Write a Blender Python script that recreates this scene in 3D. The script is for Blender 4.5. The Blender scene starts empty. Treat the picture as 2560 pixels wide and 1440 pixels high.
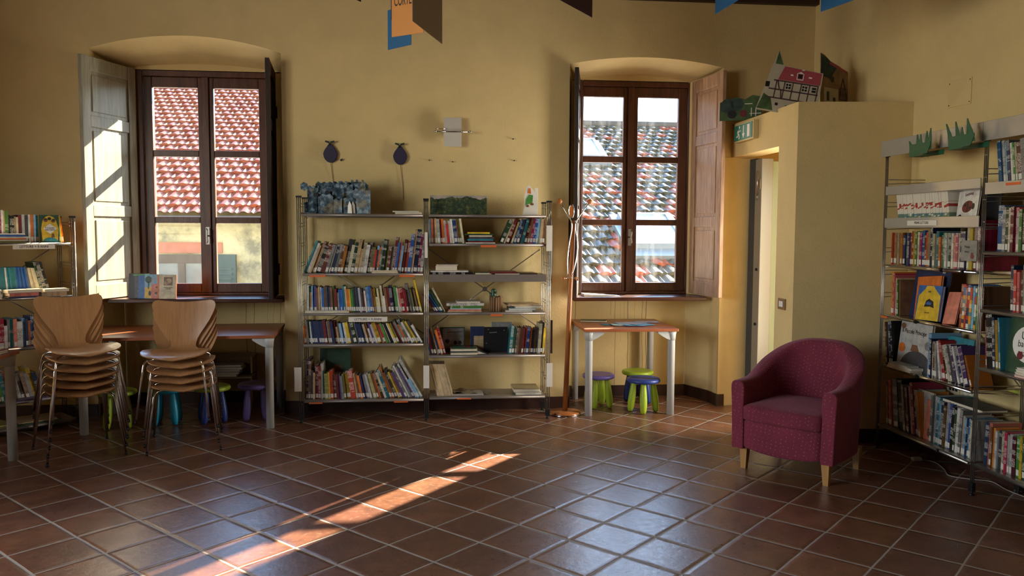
import bpy, bmesh, math, random
from mathutils import Vector, Matrix
random.seed(11)
C = bpy.context.scene.collection
PI = math.pi
sc = bpy.context.scene

# ---------------------------------------------------------------- camera
F, PITCH, ROLL, CAMH, YAW = 2030.0, .0703, .0045, 1.5144, math.radians(5.85)
cam_d = bpy.data.cameras.new('camera'); cam = bpy.data.objects.new('camera', cam_d); C.objects.link(cam)
cam_d.sensor_width = 36.0; cam_d.lens = F / 2560 * 36.0; cam_d.clip_end = 300; cam_d.clip_start = .05
fw = Vector((math.sin(YAW)*math.cos(PITCH), math.cos(YAW)*math.cos(PITCH), -math.sin(PITCH)))
rt = Vector((math.cos(YAW), -math.sin(YAW), 0)); up = rt.cross(fw)
R_ = rt*math.cos(ROLL) + up*math.sin(ROLL); U_ = up*math.cos(ROLL) - rt*math.sin(ROLL)
cam.matrix_world = Matrix(((R_.x, U_.x, -fw.x, 0), (R_.y, U_.y, -fw.y, 0), (R_.z, U_.z, -fw.z, CAMH), (0, 0, 0, 1)))
sc.camera = cam

# ---------------------------------------------------------------- light
vs = sc.view_settings
vs.view_transform = 'Standard'; vs.look = 'None'; vs.gamma = 1.0; vs.exposure = 0.0; vs.use_curve_mapping = False
sc.display_settings.display_device = 'sRGB'
sc.cycles.max_bounces = 10; sc.cycles.diffuse_bounces = 5; sc.cycles.glossy_bounces = 4
sc.cycles.transparent_max_bounces = 16; sc.cycles.sample_clamp_indirect = 6.0
SUN_DIR = Vector((-.800, -1.0, -.682)).normalized()
w = bpy.data.worlds.new('world'); sc.world = w; w.use_nodes = True
nt = w.node_tree; nt.nodes.clear()
sky = nt.nodes.new('ShaderNodeTexSky'); sky.sky_type = 'NISHITA'; sky.sun_disc = False
sky.sun_elevation = math.asin(-SUN_DIR.z); sky.sun_rotation = math.atan2(-SUN_DIR.x, -SUN_DIR.y)
sky.air_density = 1.1; sky.dust_density = .35; sky.ozone_density = 3.0
bg = nt.nodes.new('ShaderNodeBackground'); bg.inputs[1].default_value = 1.25
wo = nt.nodes.new('ShaderNodeOutputWorld')
nt.links.new(sky.outputs[0], bg.inputs[0]); nt.links.new(bg.outputs[0], wo.inputs[0])
sl = bpy.data.lights.new('sun', 'SUN'); sl.energy = 42.0; sl.angle = math.radians(.6); sl.color = (1.0, .86, .66)
so = bpy.data.objects.new('sun', sl); C.objects.link(so); so.rotation_euler = SUN_DIR.to_track_quat('-Z', 'Y').to_euler()
so.location = (8, 12, 9)
def window_light(name, loc, rot, sx, sz, power, color=(1, .97, .92)):
    l = bpy.data.lights.new(name, 'AREA'); l.shape = 'RECTANGLE'; l.size = sx; l.size_y = sz; l.energy = power; l.color = color
    o = bpy.data.objects.new(name, l); C.objects.link(o); o.location = loc; o.rotation_euler = rot
    return o
# daylight coming in through the windows of the wall to the left and the wall behind the camera
LWIN = [(.6, 1.8), (2.2, 3.4)]                        # y ranges of the openings in the left wall
BWIN = []
for (y0, y1), p in zip(LWIN, (120, 120)):
    window_light('daylight_left', (-4.48, (y0+y1)/2, 1.95), (0, -PI/2, 0), 1.9, y1-y0, p)

window_light('daylight_lobby', (3.27, 5.84, 1.15), (0, PI/2, 0), 1.7, .42, 50, (1, .96, .88)).data.spread = math.radians(118)     # daylight in the lobby behind the doorway

# ---------------------------------------------------------------- materials
def srgb(h):
    if isinstance(h, str):
        h = tuple(int(h[i:i+2], 16)/255 for i in (0, 2, 4))
    return tuple((c/12.92 if c <= .04045 else ((c+.055)/1.055)**2.4) for c in h) + (1.0,)
def newmat(name):
    m = bpy.data.materials.new(name); m.use_nodes = True
    return m, m.node_tree, m.node_tree.nodes['Principled BSDF']
def simple(name, col, rough=.5, metal=0.0, var=0.0, scale=20.0, bump=0.0, stretch=(1, 1, 1)):
    m, t, b = newmat(name); c = srgb(col)
    b.inputs['Roughness'].default_value = rough; b.inputs['Metallic'].default_value = metal
    b.inputs['Base Color'].default_value = c
    if var or bump:
        tc = t.nodes.new('ShaderNodeTexCoord'); mp = t.nodes.new('ShaderNodeMapping'); n = t.nodes.new('ShaderNodeTexNoise')
        mp.inputs['Scale'].default_value = stretch
        n.inputs['Scale'].default_value = scale; n.inputs['Detail'].default_value = 5
        t.links.new(tc.outputs['Object'], mp.inputs[0]); t.links.new(mp.outputs[0], n.inputs[0])
        r = t.nodes.new('ShaderNodeValToRGB'); r.color_ramp.elements[0].position = .3; r.color_ramp.elements[1].position = .7
        r.color_ramp.elements[0].color = tuple(x*(1-var) for x in c[:3])+(1,)
        r.color_ramp.elements[1].color = tuple(min(1, x*(1+var)) for x in c[:3])+(1,)
        t.links.new(n.outputs[0], r.inputs[0])
        if var: t.links.new(r.outputs[0], b.inputs['Base Color'])
        if bump:
            bp = t.nodes.new('ShaderNodeBump'); bp.inputs['Strength'].default_value = bump; bp.inputs['Distance'].default_value = .01
            t.links.new(n.outputs[0], bp.inputs['Height']); t.links.new(bp.outputs[0], b.inputs['Normal'])
    return m
class NB:                                   # tiny node-graph helper
    def __init__(s, t): s.t = t
    def n(s, typ, **kw):
        x = s.t.nodes.new(typ)
        for k, v in kw.items(): setattr(x, k, v)
        return x
    def m(s, op, a, b=None, c=None, clamp=False):
        x = s.t.nodes.new('ShaderNodeMath'); x.operation = op; x.use_clamp = clamp
        for i, v in enumerate((a, b, c)):
            if v is None: continue
            if isinstance(v, (int, float)): x.inputs[i].default_value = v
            else: s.t.links.new(v, x.inputs[i])
        return x.outputs[0]
    def mix(s, f, a, b, typ='MIX'):
        x = s.t.nodes.new('ShaderNodeMixRGB'); x.blend_type = typ
        for i, v in enumerate((f, a, b)):
            if isinstance(v, (int, float)): x.inputs[i].default_value = v
            elif isinstance(v, tuple): x.inputs[i].default_value = v
            else: s.t.links.new(v, x.inputs[i])
        return x.outputs[0]
    def link(s, a, b): s.t.links.new(a, b)
    def noise(s, vec, scale, detail=4, rough=.5):
        x = s.t.nodes.new('ShaderNodeTexNoise'); x.inputs['Scale'].default_value = scale; x.inputs['Detail'].default_value = detail
        x.inputs['Roughness'].default_value = rough
        s.t.links.new(vec, x.inputs[0]); return x
    def ramp(s, v, stops):
        x = s.t.nodes.new('ShaderNodeValToRGB'); e = x.color_ramp.elements
        while len(e) < len(stops): e.new(.5)
        for el, (p, c) in zip(e, stops): el.position = p; el.color = c if len(c) == 4 else tuple(c)+(1,)
        s.t.links.new(v, x.inputs[0]); return x.outputs[0]

def mat_plaster(name, col, stains=None, dirt=.10):
    m, t, b = newmat(name); g = NB(t); c = srgb(col)
    tc = g.n('ShaderNodeTexCoord'); p = tc.outputs['Object']
    n1 = g.noise(p, .9, 5, .6); n2 = g.noise(p, 6, 6, .6); n3 = g.noise(p, 60, 4)
    f = g.m('ADD', g.m('MULTIPLY', n1.outputs[0], .7), g.m('MULTIPLY', n2.outputs[0], .3))
    colr = g.ramp(f, [(.35, tuple(x*(1-dirt) for x in c[:3])), (.65, tuple(min(1, x*(1+dirt*.7)) for x in c[:3]))])
    if stains:                              # brown run marks below the window sill: each a thin vertical line at its own x
        sx = g.n('ShaderNodeSeparateXYZ'); g.link(p, sx.inputs[0])
        wob = g.m('MULTIPLY', g.m('SUBTRACT', g.noise(p, 3.5, 2).outputs[0], .5), .035)
        x = g.m('ADD', sx.outputs[0], wob); tot = None
        for (px, wd, zl, st) in stains:
            d = g.m('ABSOLUTE', g.m('SUBTRACT', x, px))
            v = g.m('MULTIPLY', g.m('SUBTRACT', 1.0, g.m('DIVIDE', d, wd), clamp=True), st)
            v = g.m('MULTIPLY', v, g.m('GREATER_THAN', sx.outputs[2], zl))
            tot = v if tot is None else g.m('MAXIMUM', tot, v)
        colr = g.mix(g.m('MULTIPLY', tot, 1.0, clamp=True), colr, srgb('4a2a10'))
    g.link(colr, b.inputs['Base Color']); b.inputs['Roughness'].default_value = .82
    bp = g.n('ShaderNodeBump'); bp.inputs['Strength'].default_value = .25; bp.inputs['Distance'].default_value = .008
    h = g.m('ADD', n3.outputs[0], g.m('MULTIPLY', n2.outputs[0], 2.0))
    g.link(h, bp.inputs['Height']); g.link(bp.outputs[0], b.inputs['Normal'])
    return m

def mat_wood(name, dark, light, rough=.4, scale=(1, 1, 1), grain=14.0, bump=.1, coat=0.0):
    m, t, b = newmat(name); g = NB(t)
    tc = g.n('ShaderNodeTexCoord'); mp = g.n('ShaderNodeMapping'); mp.inputs['Scale'].default_value = scale
    g.link(tc.outputs['Object'], mp.inputs[0])
    n1 = g.noise(mp.outputs[0], grain, 6, .6); n2 = g.noise(mp.outputs[0], grain*.23, 3)
    f = g.m('ADD', g.m('MULTIPLY', n1.outputs[0], .6), g.m('MULTIPLY', n2.outputs[0], .4))
    g.link(g.ramp(f, [(.35, srgb(dark)), (.65, srgb(light))]), b.inputs['Base Color'])
    b.inputs['Roughness'].default_value = rough
    if coat: b.inputs['Coat Weight'].default_value = coat
    bp = g.n('ShaderNodeBump'); bp.inputs['Strength'].default_value = bump; bp.inputs['Distance'].default_value = .004
    g.link(n1.outputs[0], bp.inputs['Height']); g.link(bp.outputs[0], b.inputs['Normal'])
    return m

def mat_floor():
    m, t, b = newmat('terracotta_tiles'); g = NB(t)
    T = .31
    tc = g.n('ShaderNodeTexCoord'); p = tc.outputs['Object']; s = g.n('ShaderNodeSeparateXYZ'); g.link(p, s.inputs[0])
    X, Y = s.outputs[0], s.outputs[1]
    wv = g.noise(p, 5.0, 3); wo = g.m('MULTIPLY', g.m('SUBTRACT', wv.outputs[0], .5), .028)
    u = g.m('ADD', g.m('ADD', g.m('ADD', g.m('MULTIPLY', X, .7162/T), g.m('MULTIPLY', Y, .6979/T)), -12.232), wo)
    v = g.m('ADD', g.m('ADD', g.m('ADD', g.m('MULTIPLY', X, -.6979/T), g.m('MULTIPLY', Y, .7162/T)), -9.363), wo)
    fu, fv = g.m('FLOOR', g.m('ADD', u, .5)), g.m('FLOOR', g.m('ADD', v, .5))
    du = g.m('ABSOLUTE', g.m('SUBTRACT', u, fu)); dv = g.m('ABSOLUTE', g.m('SUBTRACT', v, fv))
    edge = g.m('MINIMUM', g.m('SUBTRACT', du, .006), dv)                  # distance to the nearest joint, in tiles
    grout = g.m('SUBTRACT', 1.0, g.m('DIVIDE', g.m('SUBTRACT', edge, .010), .010), clamp=True)
    cu, cv = g.m('FLOOR', u), g.m('FLOOR', v)
    cb = g.n('ShaderNodeCombineXYZ'); g.link(cu, cb.inputs[0]); g.link(cv, cb.inputs[1])
    wn = g.n('ShaderNodeTexWhiteNoise', noise_dimensions='3D'); g.link(cb.outputs[0], wn.inputs[0])
    tilecol = g.ramp(wn.outputs[0], [(0, srgb('70493a')), (.35, srgb('80523b')), (.6, srgb('8c5e44')), (.85, srgb('794d40')), (1, srgb('926648'))])
    off = g.n('ShaderNodeVectorMath', operation='MULTIPLY_ADD'); g.link(cb.outputs[0], off.inputs[0])
    off.inputs[1].default_value = (3.7, 5.1, 0); g.link(p, off.inputs[2])
    st = g.noise(off.outputs[0], 7, 6, .65); st2 = g.noise(off.outputs[0], 30, 4, .6); fine = g.noise(p, 220, 3)
    tilecol = g.mix(g.ramp(st.outputs[0], [(.38, (.55, .55, .55)), (.62, (0, 0, 0))]), tilecol, srgb('4f3428'))
    tilecol = g.mix(g.ramp(st2.outputs[0], [(.55, (0, 0, 0)), (.75, (.35, .35, .35))]), tilecol, srgb('b98f6c'))
    gc = g.mix(fine.outputs[0], srgb('9a9287'), srgb('b8b0a5'))
    col = g.mix(grout, tilecol, gc); g.link(col, b.inputs['Base Color'])
    rr = g.m('ADD', g.m('MULTIPLY', st2.outputs[0], .22), .20)
    rr = g.m('ADD', rr, g.m('MULTIPLY', grout, .35)); g.link(rr, b.inputs['Roughness'])
    b.inputs['Specular IOR Level'].default_value = .95
    round_ = g.m('DIVIDE', g.m('SUBTRACT', edge, .01), .06, clamp=True)     # edges slope into the joint
    round_ = g.m('POWER', round_, .5)
    pits = g.ramp(g.noise(p, 95, 2).outputs[0], [(.26, (0, 0, 0)), (.33, (1, 1, 1))])
    h = g.m('ADD', g.m('MULTIPLY', round_, 1.0), g.m('MULTIPLY', st.outputs[0], .55))
    h = g.m('ADD', h, g.m('MULTIPLY', st2.outputs[0], .22)); h = g.m('ADD', h, g.m('MULTIPLY', pits, .16))
    h = g.m('ADD', h, g.m('MULTIPLY', fine.outputs[0], .05))
    tilt = g.m('MULTIPLY', g.m('MULTIPLY', wn.outputs[0], g.m('SUBTRACT', u, cu)), .10)
    h = g.m('ADD', h, tilt)
    bp = g.n('ShaderNodeBump'); bp.inputs['Strength'].default_value = .8; bp.inputs['Distance'].default_value = .0045
    g.link(h, bp.inputs['Height']); g.link(bp.outputs[0], b.inputs['Normal'])
    return m

M = {}
M['plaster'] = mat_plaster('ochre_plaster', 'd9bf85')
M['plaster_n1'] = mat_plaster('ochre_plaster_below_window_1', 'd9bf85', [(-1.59, .004, .0, .9), (-1.52, .004, -1, .9), (-1.36, .003, .0, .5), (-1.30, .004, .3, .8), (-1.41, .003, .5, .4)])
M['plaster_n2'] = mat_plaster('ochre_plaster_below_window_2', 'd9bf85', [(1.33, .004, .4, .9), (1.66, .004, .75, .5), (1.70, .004, -1, .7), (1.75, .003, .5, .3), (1.785, .003, .6, .4), (1.82, .0045, -1, 1.0), (1.885, .003, .6, .4), (1.955, .004, -1, .75), (1.99, .0045, -1, .95)])
M['floor'] = mat_floor()
M['skirt'] = simple('dark_baseboard_tile', '3b2219', .45, var=.2, scale=8)
M['wood_win'] = mat_wood('window_frame_wood', '45281a', '6e4430', .35, (6, 6, .6), 10)
M['wood_sh'] = mat_wood('shutter_wood', '8a6448', 'c9a482', .5, (8, 8, .7), 9)
M['wood_backlit'] = mat_wood('backlit_shutter_wood', '241712', '3a261b', .6, (8, 8, .7), 9)  # shutter wood darkened in colour for the faces seen against the light
M['wood_skylit'] = mat_wood('sky_lit_shutter_wood', '8f8a76', 'b9b39c', .38, (8, 8, .7), 7)  # brown shutter paled to grey: reflected sky light put into the colour
M['sill'] = mat_wood('sill_wood', '33180f', '57301f', .28, (.6, 8, 8), 8)
M['beam'] = mat_wood('ceiling_wood', '2c1a13', '452a1f', .6, (.5, 6, 6), 6)
M['beech'] = mat_wood('beech_plywood', 'a4754a', 'bd8c5c', .33, (9, 1, .8), 9, .03, .25)
M['table'] = mat_wood('cherry_laminate', '8c4e30', 'a8633f', .30, (1, 8, 8), 7, .02)
M['tabedge'] = simple('table_edge', '6f3b25', .4)
M['legwood'] = mat_wood('armchair_leg_wood', 'a8783f', 'c39555', .4, (6, 6, .8), 8)
M['coatwood'] = mat_wood('coat_stand_wood', 'a05c2c', 'b9743c', .3, (6, 6, .6), 8, .03, .3)
M['chrome'] = simple('chrome', 'd8d8d6', .12, 1.0)
M['steel'] = simple('satin_steel', 'a8a49c', .32, .9)
M['shelf'] = simple('taupe_shelf_metal', '8b8078', .38, .35, var=.05, scale=15)
M['shelf_lt'] = simple('light_grey_shelf_metal', 'b5b0a6', .35, .35, var=.05, scale=15)
M['silver'] = simple('brushed_plate', 'd6cfc2', .45, .25)
M['grey'] = simple('light_grey_painted_steel', 'b9b8b2', .42, var=.04, scale=30)
M['black'] = simple('black_plastic', '121212', .5)
M['white'] = simple('white_paint', 'e8e4dc', .5)
M['paper'] = simple('paper', 'e6ddcf', .7, var=.03, scale=12)
M['pages'] = simple('page_edges', 'd8ccb4', .85, var=.12, scale=260, stretch=(1, .02, .02))
M['label'] = simple('spine_label_paper', 'd9d4c8', .6)
M['ink'] = simple('dark_ink', '241d20', .6)
M['orange'] = simple('orange_sticker', 'd9662a', .55)
M['brass'] = simple('bronze_switch_plate', '8a6a45', .4, .3)
M['door_mint'] = simple('pale_mint_door_panel', '9fb3a0', .35)
M['door_grey'] = simple('grey_door_metal', '8f9088', .35, .3)
M['door_dark'] = simple('dark_blue_grey_edge', '2d3a44', .5)
def burgundy():
    m, t, b = newmat('burgundy_dotted_fabric'); g = NB(t)
    tc = g.n('ShaderNodeTexCoord'); mp = g.n('ShaderNodeMapping'); mp.inputs['Rotation'].default_value = (.6, .5, .785)
    g.link(tc.outputs['Object'], mp.inputs[0])
    v = g.n('ShaderNodeTexVoronoi'); v.inputs['Scale'].default_value = 58; v.inputs['Randomness'].default_value = .15
    g.link(mp.outputs[0], v.inputs[0])
    d = g.ramp(v.outputs['Distance'], [(.16, (.75, .75, .75)), (.26, (0, 0, 0))])
    n = g.noise(tc.outputs['Object'], 5, 4); base = g.ramp(n.outputs[0], [(.3, srgb('6e2034')), (.7, srgb('7f283d'))])
    g.link(g.mix(d, base, srgb('b0604f')), b.inputs['Base Color'])
    b.inputs['Roughness'].default_value = .85; b.inputs['Sheen Weight'].default_value = .35; b.inputs['Sheen Tint'].default_value = srgb('c090a0')
    n2 = g.noise(tc.outputs['Object'], 700, 2); n3 = g.noise(tc.outputs['Object'], 9, 3)
    h = g.m('ADD', g.m('MULTIPLY', n2.outputs[0], .1), g.m('MULTIPLY', n3.outputs[0], .8))
    bp = g.n('ShaderNodeBump'); bp.inputs['Strength'].default_value = .45; bp.inputs['Distance'].default_value = .012
    g.link(h, bp.inputs['Height']); g.link(bp.outputs[0], b.inputs['Normal'])
    return m
M['burgundy'] = burgundy()
def glass_mat(name, smear):
    m, t, b = newmat(name); g = NB(t); t.nodes.remove(b)
    out = t.nodes['Material Output']
    tr = g.n('ShaderNodeBsdfTransparent'); tr.inputs[0].default_value = (.97, .98, .97, 1)
    gl = g.n('ShaderNodeBsdfGlossy'); gl.inputs['Roughness'].default_value = .02; gl.inputs[0].default_value = (.6, .6, .6, 1)
    fr = g.n('ShaderNodeFresnel'); fr.inputs[0].default_value = 1.25
    mx = g.n('ShaderNodeMixShader'); g.link(fr.outputs[0], mx.inputs[0]); g.link(tr.outputs[0], mx.inputs[1]); g.link(gl.outputs[0], mx.inputs[2])
    last = mx.outputs[0]
    if smear:
        tl = g.n('ShaderNodeBsdfTranslucent'); tl.inputs[0].default_value = (.9, .95, 1, 1)
        tc = g.n('ShaderNodeTexCoord'); mp = g.n('ShaderNodeMapping'); mp.inputs['Scale'].default_value = (6, 1, 1.4)
        g.link(tc.outputs['Object'], mp.inputs[0]); n = g.noise(mp.outputs[0], 2.2, 6, .7)
        f = g.ramp(n.outputs[0], [(.45, (.0,)*3), (.75, (smear,)*3)])
        m2 = g.n('ShaderNodeMixShader'); g.link(f, m2.inputs[0]); g.link(last, m2.inputs[1]); g.link(tl.outputs[0], m2.inputs[2]); last = m2.outputs[0]
    g.link(last, out.inputs[0]); return m
M['glass1'] = glass_mat('window_glass', .004); M['glass2'] = glass_mat('dusty_window_glass', .03)

# ---------------------------------------------------------------- mesh helpers
class MB:
    def __init__(s): s.v = []; s.f = []; s.mi = []; s.sm = []
    def quad(s, pts, mi=0, smooth=False):
        n = len(s.v); s.v += [tuple(p) for p in pts]; s.f.append(tuple(range(n, n+len(pts)))); s.mi.append(mi); s.sm.append(smooth)
    def box(s, x0, x1, y0, y1, z0, z1, mi=0, mat=None):
        n = len(s.v); P = [(x, y, z) for z in (z0, z1) for y in (y0, y1) for x in (x0, x1)]
        if mat is not None: P = [tuple(mat @ Vector(p)) for p in P]
        s.v += P
        for a in ((0, 2, 3, 1), (4, 5, 7, 6), (0, 1, 5, 4), (2, 6, 7, 3), (0, 4, 6, 2), (1, 3, 7, 5)):
            s.f.append(tuple(n+i for i in a)); s.mi.append(mi); s.sm.append(False)
        return s
    def tube(s, pts, r, seg=8, mi=0, cap=True):
        pts = [Vector(p) for p in pts]; rs = r if isinstance(r, (list, tuple)) else [r]*len(pts)
        n0 = len(s.v); ref = None
        for i, p in enumerate(pts):
            a = pts[max(0, i-1)]; b = pts[min(len(pts)-1, i+1)]; t = (b-a).normalized()
            if ref is None:
                ref = Vector((0, 0, 1)) if abs(t.z) < .9 else Vector((1, 0, 0))
                ref = (ref - t*ref.dot(t)).normalized()
            else: ref = (ref - t*ref.dot(t)).normalized()
            bi = t.cross(ref)
            for k in range(seg):
                an = 2*PI*k/seg; s.v.append(tuple(p + (ref*math.cos(an)+bi*math.sin(an))*rs[i]))
        for i in range(len(pts)-1):
            for k in range(seg):
                a = n0+i*seg+k; b = n0+i*seg+(k+1) % seg
                s.f.append((a, b, b+seg, a+seg)); s.mi.append(mi); s.sm.append(True)
        if cap:
            s.f.append(tuple(n0+k for k in range(seg))[::-1]); s.mi.append(mi); s.sm.append(False)
            e = n0+(len(pts)-1)*seg; s.f.append(tuple(e+k for k in range(seg))); s.mi.append(mi); s.sm.append(False)
        return s
    def lathe(s, prof, seg=32, mi=0, mat=None, sy=1.0):
        n0 = len(s.v)
        for (r, z) in prof:
            for k in range(seg):
                an = 2*PI*k/seg; p = Vector((r*math.cos(an), r*math.sin(an)*sy, z))
                s.v.append(tuple(mat @ p if mat is not None else p))
        for i in range(len(prof)-1):
            for k in range(seg):
                a = n0+i*seg+k; b = n0+i*seg+(k+1) % seg
                s.f.append((a, b, b+seg, a+seg)); s.mi.append(mi); s.sm.append(True)
        s.f.append(tuple(n0+k for k in range(seg))[::-1]); s.mi.append(mi); s.sm.append(False)
        e = n0+(len(prof)-1)*seg; s.f.append(tuple(e+k for k in range(seg))); s.mi.append(mi); s.sm.append(False)
        return s
    def grid(s, P, mi=0, closed_u=False, smooth=True):     # P[i][j] points
        n0 = len(s.v); nu = len(P); nv = len(P[0])
        for row in P: s.v += [tuple(p) for p in row]
        for i in range(nu if closed_u else nu-1):
            for j in range(nv-1):
                i2 = (i+1) % nu
                s.f.append((n0+i*nv+j, n0+i2*nv+j, n0+i2*nv+j+1, n0+i*nv+j+1)); s.mi.append(mi); s.sm.append(smooth)
        return s
    def prism(s, poly, y0, y1, mi=0, mat=None):            # polygon in xz extruded along y
        n0 = len(s.v); k = len(poly)
        P = [(x, y0, z) for x, z in poly] + [(x, y1, z) for x, z in poly]
        if mat is not None: P = [tuple(mat @ Vector(p)) for p in P]
        s.v += P
        s.f.append(tuple(range(n0, n0+k))); s.f.append(tuple(range(n0+2*k-1, n0+k-1, -1))); s.mi += [mi]*2; s.sm += [False]*2
        for i in range(k):
            j = (i+1) % k; s.f.append((n0+j, n0+i, n0+k+i, n0+k+j)); s.mi.append(mi); s.sm.append(False)
        return s
    def build(s, name, mats, parent=None, bevel=0.0, loc=None, rz=None, fix=True, bseg=2):
        me = bpy.data.meshes.new(name); me.from_pydata(s.v, [], s.f)
        mats = mats if isinstance(mats, (list, tuple)) else [mats]
        for m in mats: me.materials.append(m)
        me.polygons.foreach_set('material_index', s.mi); me.polygons.foreach_set('use_smooth', s.sm)
        if fix:
            bm = bmesh.new(); bm.from_mesh(me); bmesh.ops.recalc_face_normals(bm, faces=bm.faces); bm.to_mesh(me); bm.free()
        me.update()
        o = bpy.data.objects.new(name, me); C.objects.link(o)
        if parent is not None: o.parent = parent
        if loc is not None: o.location = loc
        if rz is not None: o.rotation_euler = (0, 0, rz)
        if bevel:
            b = o.modifiers.new('bevel', 'BEVEL'); b.width = bevel; b.segments = bseg; b.limit_method = 'ANGLE'; b.angle_limit = math.radians(40)
        return o
def tag(o, label=None, cat=None, group=None, kind=None):
    if label: o['label'] = label
    if cat: o['category'] = cat
    if group: o['group'] = group
    if kind: o['kind'] = kind
    return o
def empty(name, loc=(0, 0, 0), rz=0.0, label=None, cat=None, group=None, kind=None):
    o = bpy.data.objects.new(name, None); C.objects.link(o); o.location = loc; o.rotation_euler = (0, 0, rz); o.empty_display_size = .1
    return tag(o, label, cat, group, kind)
def copy_tree(o, parent=None):
    c = o.copy(); C.objects.link(c); c.parent = parent
    if parent is not None: c.matrix_parent_inverse = o.matrix_parent_inverse.copy()
    for ch in list(o.children): copy_tree(ch, c)
    return c
def lettering(text, parent, loc, rot, size, mat, sx=1.0, name='lettering', align='CENTER', ext=.0004):
    cu = bpy.data.curves.new(name, 'FONT'); cu.body = text; cu.size = size; cu.align_x = align; cu.align_y = 'CENTER'; cu.extrude = ext
    cu.materials.append(mat); o = bpy.data.objects.new(name, cu); C.objects.link(o)
    bpy.context.view_layer.update(); me = bpy.data.meshes.new_from_object(o); bpy.data.objects.remove(o); bpy.data.curves.remove(cu)
    o = bpy.data.objects.new(name, me); C.objects.link(o)
    o.parent = parent; o.location = loc; o.rotation_euler = rot; o.scale = (sx, 1, 1)
    return o
def arc(cx, cz, rx, rz, a0, a1, n):
    return [(cx+rx*math.cos(a0+(a1-a0)*i/n), cz+rz*math.sin(a0+(a1-a0)*i/n)) for i in range(n+1)]
def bez(a, b, c, n=6):
    a, b, c = Vector(a), Vector(b), Vector(c)
    return [a*(1-t)**2+b*2*t*(1-t)+c*t*t for t in [i/n for i in range(n+1)]]

# ================================================================ SETTING
YW = 6.80          # face of the window wall
YF = 7.27          # front of the window frames
RX = lambda y: 3.39 + .067*(5.46-y)      # the right wall leans a little away
floor = MB(); floor.quad([(-5.2, -3, 0), (4.6, -3, 0), (4.6, 8, 0), (-5.2, 8, 0)])
tag(floor.build('floor', M['floor']), 'diagonal terracotta tile floor', None, None, 'structure')

OPEN = [(-2.665, -1.180, 2.93, 3.048), (1.174, 2.500, 2.905, 2.975)]       # x0, x1, spring, crown
FR = [(-2.471, -1.335), (1.320, 2.405)]                                    # frame x range
ZS, ZH = .945, 2.868                                                        # sill top, head of frame
def arch(x0, x1, zs, zc, n=16):
    h = zc-zs; wd = (x1-x0)/2; r = (wd*wd+h*h)/(2*h); c = (x0+x1)/2
    return [(x0+(x1-x0)*i/n, zc-r+math.sqrt(max(0, r*r-(x0+(x1-x0)*i/n-c)**2))) for i in range(n+1)]
ZT = 3.44
wb = MB()
xs = [-4.5, OPEN[0][0], OPEN[0][1], OPEN[1][0], OPEN[1][1], RX(YW)+.01]
for a, b in ((xs[0], xs[1]), (xs[2], xs[3]), (xs[4], xs[5])):
    wb.quad([(a, YW, 0), (b, YW, 0), (b, YW, ZT), (a, YW, ZT)])
for (x0, x1, zs, zc) in OPEN:
    P = arch(x0, x1, zs, zc)
    for (a, za), (b, zb) in zip(P, P[1:]):
        wb.quad([(a, YW, za), (b, YW, zb), (b, YW, ZT), (a, YW, ZT)])
# everything behind the face: solid wall to the outside, with the outer jambs
YO = 7.62
OJ = [(-2.432, -1.40), (1.38, 2.385)]
ox = [-4.5, OJ[0][0], OJ[0][1], OJ[1][0], OJ[1][1], 4.2]
for a, b in ((ox[0], ox[1]), (ox[2], ox[3]), (ox[4], ox[5])):
    wb.quad([(a, YO, -.5), (b, YO, -.5), (b, YO, 5), (a, YO, 5)])
for (a, b) in OJ:
    wb.quad([(a, YO, 2.80), (b, YO, 2.80), (b, YO, 5), (a, YO, 5)]); wb.quad([(a, YO, -.5), (b, YO, -.5), (b, YO, .98), (a, YO, .98)])
    y0 = 7.35
    wb.quad([(a, y0, .98), (a, YO, .98), (a, YO, 2.8), (a, y0, 2.8)]); wb.quad([(b, y0, .98), (b, YO, .98), (b, YO, 2.8), (b, y0, 2.8)])
    wb.quad([(a, y0, 2.8), (b, y0, 2.8), (b, YO, 2.8), (a, YO, 2.8)]); wb.quad([(a, y0, .98), (b, y0, .98), (b, YO, .98), (a, YO, .98)])
for a, b in ((ox[0], ox[1]), (ox[2], ox[3]), (ox[4], ox[5])):
    wb.quad([(a, 7.35, -.5), (b, 7.35, -.5), (b, 7.35, 5), (a, 7.35, 5)])
for (a, b) in OJ:
    wb.quad([(a, 7.35, 2.8), (b, 7.35, 2.8), (b, 7.35, 5), (a, 7.35, 5)]); wb.quad([(a, 7.35, -.5), (b, 7.35, -.5), (b, 7.35, .98), (a, 7.35, .98)])
wb.quad([(-4.5, YW, ZT), (4.2, YW, ZT), (4.2, YO, ZT+.3), (-4.5, YO, ZT+.3)])
tag(wb.build('wall_back', M['plaster'], fix=False), 'ochre plaster wall with two deep arched window niches', None, None, 'structure')
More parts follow.
